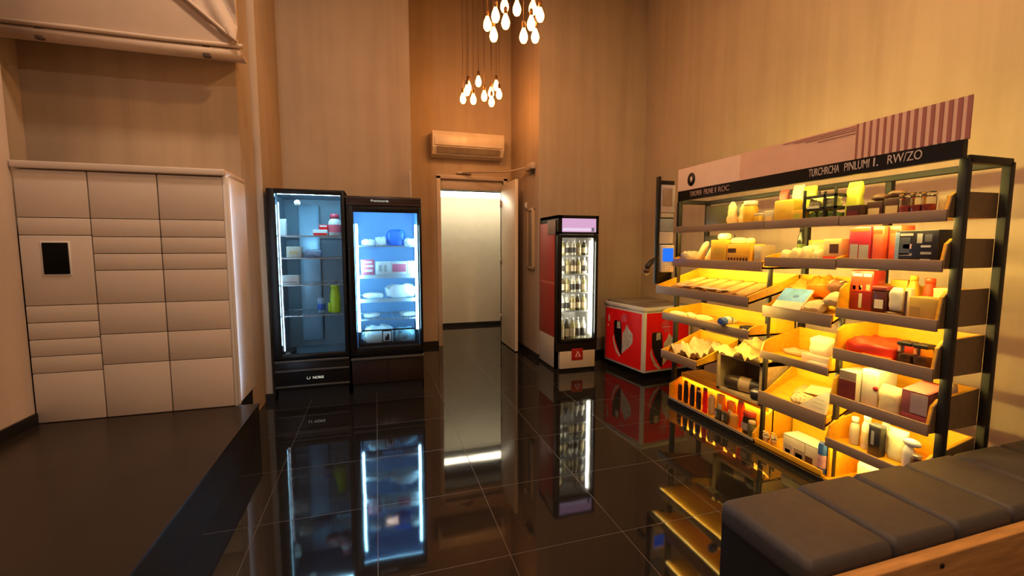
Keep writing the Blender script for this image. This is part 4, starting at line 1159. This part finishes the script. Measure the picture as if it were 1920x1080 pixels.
# ---- fifth level, near section (z .545)
Z5 = .5465
bx = carton('burgundy_carton', 'burgundy fronted carton with white sides', 'carton', (2.63, 1.855, Z5), .10, .16, .185, M_WHITEP, [('burgundy_front', .02, .98, .02, .70, M_BURG), ('grey_band', .02, .98, .72, .98, mat('band_grey', (.24, .17, .15), .5))])
wx = carton('white_box', 'tall white box with a red dot next to the burgundy carton', 'box', (2.66, 1.752, Z5), .088, .15, .215, M_WHITEP, [('print_line', .62, .85, .74, .86, M_GREYP)])
pb_(MB().lathe([(.014, 0), (.014, .003)], .032, -.0028, .115, n=20, axis='y'), wx, 'red_dot', mat('dot_red', (.28, .01, .015), .4))
pouch('cream_bag', 'crumpled cream bag between the white box and the pink carton', 'bag', (2.63, 1.640, Z5), .115, .09, .155, M_BREADL, seed=34, seal=.25, flare=.95, crump=.09)
px = carton('pink_carton', 'burgundy carton with a pink flap at the near end', 'carton', (2.625, 1.512, Z5), .12, .16, .165, mat('rose_burgundy', (.20, .05, .055), .45), [('pale_window', .36, .98, .34, .96, mat('rose_grey', (.36, .26, .27), .5)), ('dark_strip', .02, .98, .03, .14, M_BURG), ('red_strip', .02, .98, .16, .28, mat('rose_red', (.38, .06, .06), .5))])
pb_(MB().sheet(6, 6, lambda s, q: (-.06 + .12 * s, .16 * q, .168 + .03 * q), .003), px, 'flap', M_PINK)
flat_bag('butter_pouch', 'small butter coloured pouch behind the pink flap', 'pouch', (2.83, 1.50, Z5), .07, .06, .20, M_PAPER, seed=35)

# ---- front bin with sticks, sachets and jars
bin_cols = [('brown', M_CHOC), ('maroon', M_BURG), ('red', M_REDD), ('crimson', M_RED), ('black', M_NAVY)]
k = 0
for i in range(9):
    y = 3.38 - i * .042
    nm, m = bin_cols[(i * 2 + (i // 3)) % 5]
    hh = .12 + .05 * ((i * 37) % 10) / 10
    pos = ('against the far end board', 'second from the far end', 'third from the far end', 'fourth from the far end', 'in the middle of the bar row', 'sixth from the far end', 'seventh from the far end', 'eighth from the far end', 'last before the tan sachets')[i]
    pouch('snack_bar', f'{nm} snack bar upright in the front bin, {pos}', 'snack bar', (2.655 + .030 * (i % 2), y, .042), .046, .024, hh + .03, m, seed=40 + i, seal=.1, top_m=M_KRAFT if i % 3 == 0 else m, group='snack bars in the front bin', crump=.03)
sach = [(3.00, M_KRAFT, 'tan'), (2.945, M_YEL, 'yellow'), (2.885, M_ORANGE, 'orange'), (2.83, M_ORED, 'red orange'), (2.775, M_ORANGE, 'deep orange'), (2.715, M_ORED, 'scarlet')]
for i, (y, m, nm) in enumerate(sach):
    lab = f'{nm} sachet in the front bin, ' + ('right of the snack bars', 'next to the tan sachet', 'between the yellow and red orange sachets', 'next to the orange sachet', 'in front of the wooden crate', 'beside the dark jar with red lid')[i]
    pouch('sachet', lab, 'sachet', (2.67 + .03 * (i % 2), y, .042), .058, .042, .165 + .02 * (i % 3), m, seed=60 + i, top_m=(M_PAPER if i % 2 else m), label_m=M_PAPER if i in (2, 4) else None, group='sachets in the front bin', crump=.05)
for i, y in enumerate((2.86, 2.785)):
    carton('dark_pack', ('small dark pack in front of the orange sachets', 'second small dark pack left of the red lidded jar')[i], 'pack', (2.622, y, .042), .05, .026, .10, mat('speckled_dark', (.05, .05, .03), .5, var=.8, scale=50), [('label_patch', .1, .4, .3, .8, M_GREYP)], rz=-84)
pouch('amber_sachet', 'amber sachet right of the small dark packs', 'sachet', (2.625, 2.70, .042), .07, .035, .12, mat('amber', (.78, .34, .04), .5), seed=70)
jar('red_lid_jar', 'dark jar with a red lid at the near end of the front bin', 'jar', (2.665, 2.575, .042), .048, .175, mat('jar_dark', (.03, .022, .012), .2), mat('lid_red', (.42, .03, .015), .4), band=M_BRUSH)
jar('herb_jar', 'squat olive herb jar next to the red lidded jar', 'jar', (2.64, 2.512, .042), .026, .115, mat('olive_glass', (.14, .12, .04), .3, var=.5, scale=40), M_BREAD)

# ---- floor tray, middle section
ct = carton('picture_carton', 'white carton with dark pictures in the floor tray', 'carton', (2.645, 2.135, .041), .255, .13, .135, mat('carton_ivory', (.70, .60, .42), .55), [('picture', .04, .27, .12, .58, M_GREYP), ('picture_motif', .08, .23, .16, .34, M_CHOC), ('picture', .33, .62, .10, .55, mat('pic_grey', (.34, .29, .22), .5)), ('picture_motif', .38, .58, .14, .36, M_CHOC), ('picture_motif', .66, .86, .12, .44, M_CHOC), ('seam', .64, .645, 0, 1, M_CHOC)])
pb_(box(-.128, .128, .0, .131, .1355, .142, bev=.002), ct, 'top_flap', M_WHITEP)
can('spray_can', 'tall blue and pink can at the right end of the floor tray', 'can', (2.645, 1.975, .041), .030, .195, M_BLUEC, mat('can_pink', (.60, .32, .34), .4, var=.3, scale=30))
bx_ = carton('blue_tub', 'pale blue open tub at the back of the floor tray', 'tub', (2.80, 2.32, .041), .15, .10, .06, mat('tub_blue', (.34, .46, .52), .3), [('label_patch', .3, .6, .2, .7, M_BLUEC)])
for i, (y, x) in enumerate(((2.42, 2.66), (2.38, 2.69), (2.345, 2.65))):
    t = thing('flower_pot', ('little potted flower at the left end of the floor tray', 'second little potted flower in the floor tray', 'third little potted flower next to the picture carton')[i], 'flower pot', (x, y, .041), 'little potted flowers')
    pb_(MB().lathe([(.014, 0), (.020, .05), (.022, .055), (.018, .056)], n=16), t, 'pot', (M_WHITEP, M_BRUSH, M_KRAFT)[i])
    fb = MB()
    for q in range(7):
        a = q * .9
        fb.ellipsoid((.012 * math.cos(a), .012 * math.sin(a), .066 + .008 * (q % 3)), (.010, .010, .009), rough=.3, seed=q, seg=10)
    pb_(fb, t, 'blossom', (M_BREADL, M_YEL, M_PAPER)[i])
# ---- low near shelf (z .285) with bottles, floor box beneath
ZL = .2855
bl_ = [(1.842, 2.70, .026, .165, 'grey white bottle at the left of the low near shelf'), (1.775, 2.70, .026, .205, 'tall white bottle behind the black box'), (1.715, 2.76, .027, .205, 'white bottle behind the tall white bottle and black box')]
for i, (y, x, r_, h_, lab) in enumerate(bl_):
    bottle('white_bottle', lab, 'bottle', (x, y, ZL), r_, h_, mat('bottle_grey', (.52, .47, .40), .4) if i == 0 else M_WHITE, M_WHITE, neck=.62, band_m=M_BREADL if i == 1 else None, group='white bottles on the low near shelf', cap_h=.18)
carton('black_box', 'upright black box with a grey label on the low near shelf', 'box', (2.645, 1.70, ZL), .062, .05, .175, M_NAVY, [('label_strip', .25, .5, .35, .8, mat('label_slate', (.22, .22, .26), .4))], open_top=mat('box_slate', 0))
pouch('mint_bag', 'pale greenish white bag right of the black box', 'bag', (2.69, 1.625, ZL), .09, .06, .175, mat('mint_white', (.66, .66, .48), .55), seed=80, flare=1.05, seal=.2)
sp = bottle('spray_bottle', 'white and blue spray bottle lying across a metal lidded pot', 'bottle', (2.655, 1.535, ZL), .026, .16, M_WHITE, M_BLUEC, neck=.5)
pb_(MB().ellipsoid((0, -.012, .15), (.022, .042, .022), seg=16), sp, 'spray_head', mat('spray_lilac', (.50, .52, .66), .35))
jar('metal_pot', 'little brown pot with a shiny metal lid', 'pot', (2.635, 1.485, ZL), .022, .105, M_CHOC, M_ALU)
carton('peach_box', 'peach coloured box on the floor under the low near shelf', 'box', (2.66, 1.72, .041), .15, .12, .17, mat('peach', (.80, .48, .30), .6), [('label_patch', .3, .7, .3, .7, M_BREADL)], bev=.02)

# ------------------------------------------------------------------ goods in the fridges (front faces -y)
def cart_f(name, label, cat, x, y, z, w, d, h, m, panels=(), group=None, rz=0):
    return carton(name, label, cat, (x, y, z), w, d, h, m, panels, rz=rz, group=group)
bottle('milk_bottle', 'white milk bottle with a red top in the left fridge', 'bottle', (-.385, 4.76, 1.566), .062, .215, M_WHITE, mat('red_cap', (.62, .05, .09), .4), neck=.62, band_m=mat('red_label', (.68, .10, .14), .4), cap_h=.2)
cart_f('red_white_box', 'long red and white box on the top shelf of the left fridge', 'box', -.515, 4.72, 1.566, .135, .10, .06, M_WHITE, [('red_print', .05, .95, .1, .45, M_RED)])
cart_f('red_box', 'small red box stacked on the long red and white box', 'box', -.485, 4.73, 1.6265, .08, .08, .048, M_RED, [('white_print', .1, .9, .55, .9, M_WHITE)])
pouch('white_bag', 'white crumpled bag at the left of the top fridge shelf', 'bag', (-.855, 4.72, 1.566), .07, .07, .16, M_WHITE, rz=0, seed=90)
cart_f('beige_box', 'beige printed box on the second shelf of the left fridge', 'box', -.755, 4.68, 1.356, .13, .12, .105, mat('beige_box', (.60, .52, .42), .5), [('print_block', .2, .8, .3, .6, M_KRAFT)])
flat_bag('blue_pouch', 'blue grey pouch beside the beige box', 'pouch', (-.60, 4.72, 1.356), .17, .12, .075, mat('slate_blue', (.26, .36, .52), .5), rz=0, seed=91)
cart_f('white_tray_box', 'low white box on the third shelf of the left fridge', 'box', -.79, 4.62, 1.101, .16, .12, .085, M_WHITE, [('print_line', .1, .9, .2, .35, M_GREYP)])
can('blue_can', 'pale blue can on the lowest shelf of the left fridge', 'can', (-.535, 4.74, .806), .038, .145, M_BLUEP, M_BLUEC)
lb = bottle('lime_bottle', 'lime green bottle on the lowest shelf of the left fridge', 'bottle', (-.405, 4.74, .806), .050, .275, M_LIME, M_LIME, neck=.75, cap_h=.1)
pb_(MB().box(-.068, -.03, -.035, .035, .0, .10, bev=.015), lb, 'grip', M_LIME)
cart_f('black_tray', 'low black tray on the floor of the left fridge', 'tray', -.86, 4.64, .436, .11, .15, .055, M_BLACKM, [('label_patch', .3, .7, .3, .7, M_GREYP)])
# right fridge
flat_bag('white_pouch', 'white pouch at the left of the top shelf in the blue lit fridge', 'pouch', (-.075, 4.66, 1.471), .13, .12, .06, M_WHITE, rz=0, seed=92)
flat_bag('white_pouch', 'second white pouch left of the large blue bag', 'pouch', (.045, 4.70, 1.471), .11, .12, .085, M_WHITE, rz=0, seed=93)
flat_bag('blue_bag', 'large blue bag on the top shelf of the blue lit fridge', 'bag', (.20, 4.72, 1.471), .19, .15, .16, M_BLUE, rz=0, seed=94)
flat_bag('white_pouch', 'white pouch at the right end of the top shelf in the blue lit fridge', 'pouch', (.335, 4.64, 1.471), .12, .12, .07, M_WHITE, rz=0, seed=95)
cart_f('red_carton', 'red and white carton on the second shelf of the blue lit fridge', 'carton', -.085, 4.63, 1.181, .13, .12, .15, mat('rose_red_c', (.62, .14, .20), .4), [('white_print', .1, .9, .52, .64, M_WHITE), ('white_print', .15, .85, .2, .34, M_WHITE), ('white_print', .2, .8, .78, .88, M_WHITE)])
cart_f('white_carton', 'white carton with grey print next to the red and white carton', 'carton', .065, 4.63, 1.181, .15, .12, .13, M_WHITE, [('grey_print', .2, .4, .25, .75, M_GREYP), ('grey_print', .55, .72, .25, .75, M_GREYP)])
cart_f('white_carton', 'white carton with pink print in the blue lit fridge', 'carton', .218, 4.63, 1.181, .15, .12, .13, M_WHITE, [('pink_print', .05, .95, .2, .8, mat('rose_red_c', 0))])
cart_f('white_carton', 'plain white carton at the right end of the second shelf in the blue lit fridge', 'carton', .345, 4.64, 1.181, .095, .12, .135, M_WHITE, [('grey_print', .2, .8, .3, .4, M_GREYP)])
flat_bag('white_packet', 'thin white packet on the third shelf of the blue lit fridge', 'packet', (-.04, 4.65, .941), .20, .14, .05, M_WHITE, rz=0, seed=96)
flat_bag('white_sack', 'long white pack on the third shelf of the blue lit fridge', 'pack', (.235, 4.66, .941), .31, .16, .125, M_WHITE, rz=0, seed=97)
flat_bag('pale_packet', 'pale packet at the left of the fourth shelf in the blue lit fridge', 'packet', (-.06, 4.68, .736), .16, .14, .045, M_GREYP, rz=0, seed=98)
flat_bag('pale_packet', 'pale packet at the right of the fourth shelf in the blue lit fridge', 'packet', (.30, 4.68, .736), .16, .14, .045, M_GREYP, rz=0, seed=99)
sk = flat_bag('dough_bag', 'large pale bag with a black picture label in the bottom basket', 'bag', (.0, 4.61, .4505), .30, .24, .19, mat('pale_mint', (.58, .64, .62), .4), rz=0, seed=100)
pb_(box(.035, .13, -.006, .012, .045, .165, bev=.003), sk, 'label_frame', M_BLACKM)
pb_(box(.045, .12, -.009, -.004, .055, .155, bev=.002), sk, 'picture_label', M_WHITE)
pb_(MB().prism([(.06, .065), (.07, .12), (.078, .10), (.09, .14), (.105, .12), (.105, .065)], -.011, -.008), sk, 'picture_motif', M_BLACKM)
flat_bag('film_bag', 'clear bluish bag beside the large pale bag in the bottom basket', 'bag', (.265, 4.62, .4505), .21, .20, .165, mat('film_blue', (.22, .40, .46), .2, var=.5, scale=18), rz=0, seed=101)
# slim cooler: four shelves and the floor, four across
M_OLIVE = mat('olive_bottle', (.30, .25, .09), .15, var=.7, scale=45)
M_PALEB = mat('pale_bottle', (.66, .62, .46), .25, var=.4, scale=40)
M_DARKB = mat('dark_bottle', (.05, .04, .018), .12, var=.6, scale=45)
levels = [(.375, .27, 'floor'), (.702, .195, 'lowest shelf'), (.922, .195, 'second shelf'), (1.142, .195, 'third shelf'), (1.362, .18, 'top shelf')]
proto = {}
def copy_tree(o, parent=None):
    c = o.copy()
    col.objects.link(c)
    c.parent = parent
    for ch in [x for x in o.children]:
        copy_tree(ch, c)
    return c
kinds = [('olive', M_OLIVE), ('pale', M_PALEB), ('dark', M_DARKB), ('pale', M_PALEB), ('olive', M_OLIVE)]
for li, (z, h, where) in enumerate(levels):
    for i in range(5):
        kd, km = kinds[(i * 2 + li) % 5]
        if (kd, h) not in proto:
            o = bottle('drink_bottle', 'x', 'bottle', (2.1, 4.83, z), .0335, h, km, M_ALU, neck=.42, band_m=M_PAPER if kd != 'pale' else mat('black_label', (.05, .04, .03), .5))
            proto[(kd, h)] = o
        else:
            o = copy_tree(proto[(kd, h)])
        o.location = (2.098 + i * .071, 4.835 + .010 * (i % 2), z)
        pos = ('first', 'second', 'middle', 'fourth', 'last')[i]
        o['label'] = f'{kd} drink bottle in the slim cooler, {pos} from the left on the {where}'
        o['group'] = f'{kd} drink bottles in the slim cooler'
        o.name = 'drink_bottle'

# ------------------------------------------------------------------ small corrections so that neighbouring goods touch without cutting into each other
NUDGE = {'wooden_crate': (0.0, 0.0, -0.001), 'black_tray': (0.02, 0.0, -0.03), 'bun_tray': (0.0, 0.0, -0.001), 'bottle_crate': (0.0, 0.0, -0.004), 'flower_pot': (0.0, 0.0, -0.001), 'flower_pot.001': (0.0, 0.0, -0.001), 'flower_pot.002': (0.0, 0.0, -0.001), 'sachet.002': (0.0, 0.0, -0.001), 'sachet.004': (0.0, 0.0, -0.001), 'sachet': (0.0, 0.0, -0.001), 'sachet.001': (0.0, 0.0, -0.001), 'sachet.003': (0.0, 0.0, -0.001), 'sachet.005': (0.0, 0.0, -0.001), 'snack_bar': (0.0, 0.0, -0.001), 'snack_bar.001': (0.0, 0.0, -0.001), 'snack_bar.002': (0.0, 0.0, -0.001), 'snack_bar.003': (0.0, 0.0, -0.001), 'snack_bar.004': (0.0, 0.0, -0.001), 'snack_bar.005': (0.0, 0.0, -0.001), 'snack_bar.006': (0.0, 0.0, -0.001), 'snack_bar.007': (0.0, 0.0, -0.001), 'snack_bar.008': (-0.005, 0.0, -0.001), 'amber_sachet': (0.0, 0.0, -0.001), 'spray_can': (0.0, 0.005, -0.001), 'red_lid_jar': (0.0, 0.0, -0.001), 'herb_jar': (-0.015, 0.0, 0.017), 'picture_carton': (0.0, 0.005, -0.001), 'blue_tub': (0.0, 0.0, -0.001), 'dark_pack.001': (0.0, 0.0, -0.001), 'dark_pack.002': (0.0, 0.0, -0.001), 'peach_box': (0.0, 0.0, -0.001), 'mint_bag': (0.0, 0.0, -0.002), 'spray_bottle': (0.0, 0.0, -0.003), 'white_bottle.001': (0.0, 0.0, -0.002), 'metal_pot': (0.0, 0.0, -0.003), 'white_bottle': (0.0, 0.0, -0.002), 'white_bottle.002': (0.0, 0.0, -0.002), 'black_box': (0.0, 0.0, -0.002), 'foil_pot': (0.0, 0.01, -0.001), 'drink_bottle': (0.0, 0.0, -0.029), 'drink_bottle.001': (0.0, 0.0, -0.029), 'drink_bottle.002': (0.0, 0.0, -0.029), 'drink_bottle.003': (0.0, 0.0, -0.029), 'drink_bottle.004': (0.0, 0.0, -0.029), 'speckled_pouch': (0.0, 0.0, -0.008), 'folded_papers': (0.025, 0.0, 0.009), 'wrapping_paper': (0.0, 0.0, -0.005), 'butter_pouch': (0.0, 0.0, -0.001), 'cream_bag': (0.0, 0.0, -0.002), 'pink_carton': (0.0, 0.0, -0.001), 'white_box': (0.0, 0.0, -0.001), 'burgundy_carton': (0.0, 0.0, -0.001), 'glass_tumbler': (0.055, 0.0, 0.0), 'wrapping_paper.001': (0.0, 0.0, -0.008), 'orange_parcel': (0.005, -0.02, 0.0), 'drink_bottle.005': (0.0, 0.0, -0.002), 'drink_bottle.006': (0.0, 0.0, -0.002), 'drink_bottle.007': (0.0, 0.0, -0.002), 'drink_bottle.008': (0.0, 0.0, -0.002), 'drink_bottle.009': (0.0, 0.0, -0.002), 'white_carton': (0.0, 0.0, -0.002), 'bread_bag': (0.0, 0.0, -0.006), 'red_blanket_pack': (0.0, -0.02, -0.002), 'clear_tub': (0.0, 0.0, -0.003), 'clear_tub.001': (0.0, 0.0, -0.003), 'bread_roll.001': (0.005, 0.0, 0.0), 'lying_can': (0.0, 0.0, 0.03), 'drink_bottle.010': (0.0, 0.0, -0.001), 'drink_bottle.011': (0.0, 0.0, -0.001), 'drink_bottle.012': (0.0, 0.0, -0.001), 'drink_bottle.013': (0.0, 0.0, -0.001), 'drink_bottle.014': (0.0, 0.0, -0.001), 'blue_magazine': (0.0, 0.0, -0.01), 'cream_pouch': (0.0, 0.0, -0.024), 'cream_pouch.001': (0.0, -0.02, 0.028), 'dark_pack': (0.0, 0.0, -0.004), 'brown_bag': (0.0, -0.015, -0.002), 'red_sauce_bottle': (0.0, 0.0, -0.002), 'yellow_sauce_bottle': (0.0, 0.0, -0.002), 'dark_jar': (0.0, 0.0, -0.003), 'cream_box': (0.0, 0.0, -0.002), 'red_gift_box': (0.0, 0.0, -0.003), 'cream_card': (0.0, 0.0, -0.003), 'kraft_box': (0.0, 0.0, -0.003), 'yellow_tin': (0.0, 0.0, -0.002), 'cream_pouch.002': (0.035, 0.0, -0.008), 'crisp_bag': (0.025, -0.025, -0.008), 'grey_pouch': (0.0, 0.0, 0.002), 'wrapped_baguette': (0.0, 0.0, -0.016), 'wrapped_baguette.001': (0.0, 0.0, -0.017), 'wrapped_baguette.002': (0.0, 0.0, -0.017), 'wrapped_baguette.003': (0.0, 0.0, -0.017), 'wrapped_baguette.004': (0.0, 0.0, -0.017), 'wrapped_baguette.005': (0.0, 0.0, -0.016), 'tray_paper': (0.0, 0.0, 0.011), 'orange_bag': (0.02, -0.03, -0.006), 'brown_pastry': (-0.04, 0.0, 0.04), 'drink_bottle.015': (0.0, 0.0, -0.001), 'drink_bottle.016': (0.0, 0.0, -0.001), 'drink_bottle.017': (0.0, 0.0, -0.001), 'drink_bottle.018': (0.0, 0.0, -0.001), 'drink_bottle.019': (0.0, 0.0, -0.001), 'white_carton.002': (0.0, 0.0, -0.001), 'white_carton.004': (0.0, 0.0, -0.001), 'paper_sack': (0.0, 0.0, -0.002), 'white_loaf': (0.0, -0.01, -0.001), 'white_loaf.001': (0.0, 0.0, -0.025), 'snack_box': (0.0, 0.005, 0.026), 'bun': (0.0, 0.0, -0.002), 'bun.001': (0.0, 0.0, -0.002), 'bun.002': (0.0, 0.0, -0.002), 'bun.003': (0.0, 0.0, -0.002), 'bun.004': (0.0, 0.0, -0.002), 'dark_bottle': (0.0, -0.025, -0.002), 'drink_bottle.020': (0.0, 0.0, -0.001), 'drink_bottle.021': (0.0, 0.0, -0.001), 'drink_bottle.022': (0.0, 0.0, -0.001), 'drink_bottle.023': (0.0, 0.0, -0.001), 'drink_bottle.024': (0.0, 0.0, -0.001), 'yellow_tray_card': (0.0, 0.0, -0.002), 'appliance_box': (0.0, 0.0, -0.002), 'wine_red_box': (0.0, 0.0, -0.002), 'coral_box': (0.0, 0.0, -0.002), 'coral_box.001': (0.0, 0.0, -0.002), 'white_pouch.001': (0.0, 0.015, 0.0), 'white_pouch.002': (0.0, -0.015, 0.0), 'croissant': (0.0, -0.01, -0.001), 'croissant.001': (0.0, 0.0, -0.001), 'red_white_box': (-0.005, 0.0, 0.0), 'lime_bag': (0.0, 0.0, -0.004), 'lime_bag.001': (0.0, -0.015, -0.004), 'grey_pack': (0.0, 0.0, -0.004), 'paper_bag': (0.0, 0.0, -0.001), 'paper_bag.001': (0.02, 0.0, -0.001), 'red_pack': (0.0, 0.03, -0.001), 'gift_box.001': (0.0, 0.0, -0.007), 'gift_box.002': (0.0, -0.01, -0.007), 'small_yellow_jar': (0.0, 0.0, -0.001), 'yellow_jar': (0.0, 0.0, -0.001), 'sweet_jar': (0.0, 0.0, -0.007), 'sweet_jar.001': (0.0, 0.0, -0.007), 'sweet_jar.002': (0.0, 0.0, -0.007), 'brown_carton': (0.0, 0.0, -0.001), 'cream_pack': (0.0, 0.0, -0.007), 'gift_box': (-0.045, -0.01, -0.007), 'kraft_bag': (-0.005, -0.015, -0.004), 'yellow_box': (0.0, 0.01, -0.004), 'herb_pack': (0.0, 0.0, -0.009), 'herb_pack.001': (0.0, 0.0, -0.009), 'herb_pack.002': (0.0, 0.0, -0.009), 'red_box': (-0.005, 0.0, 0.0), 'herb_pack.003': (0.0, -0.005, -0.036), 'herb_pack.004': (0.0, -0.01, -0.03)}
for _n, _o in NUDGE.items():
    bpy.data.objects[_n].location += Vector(_o)
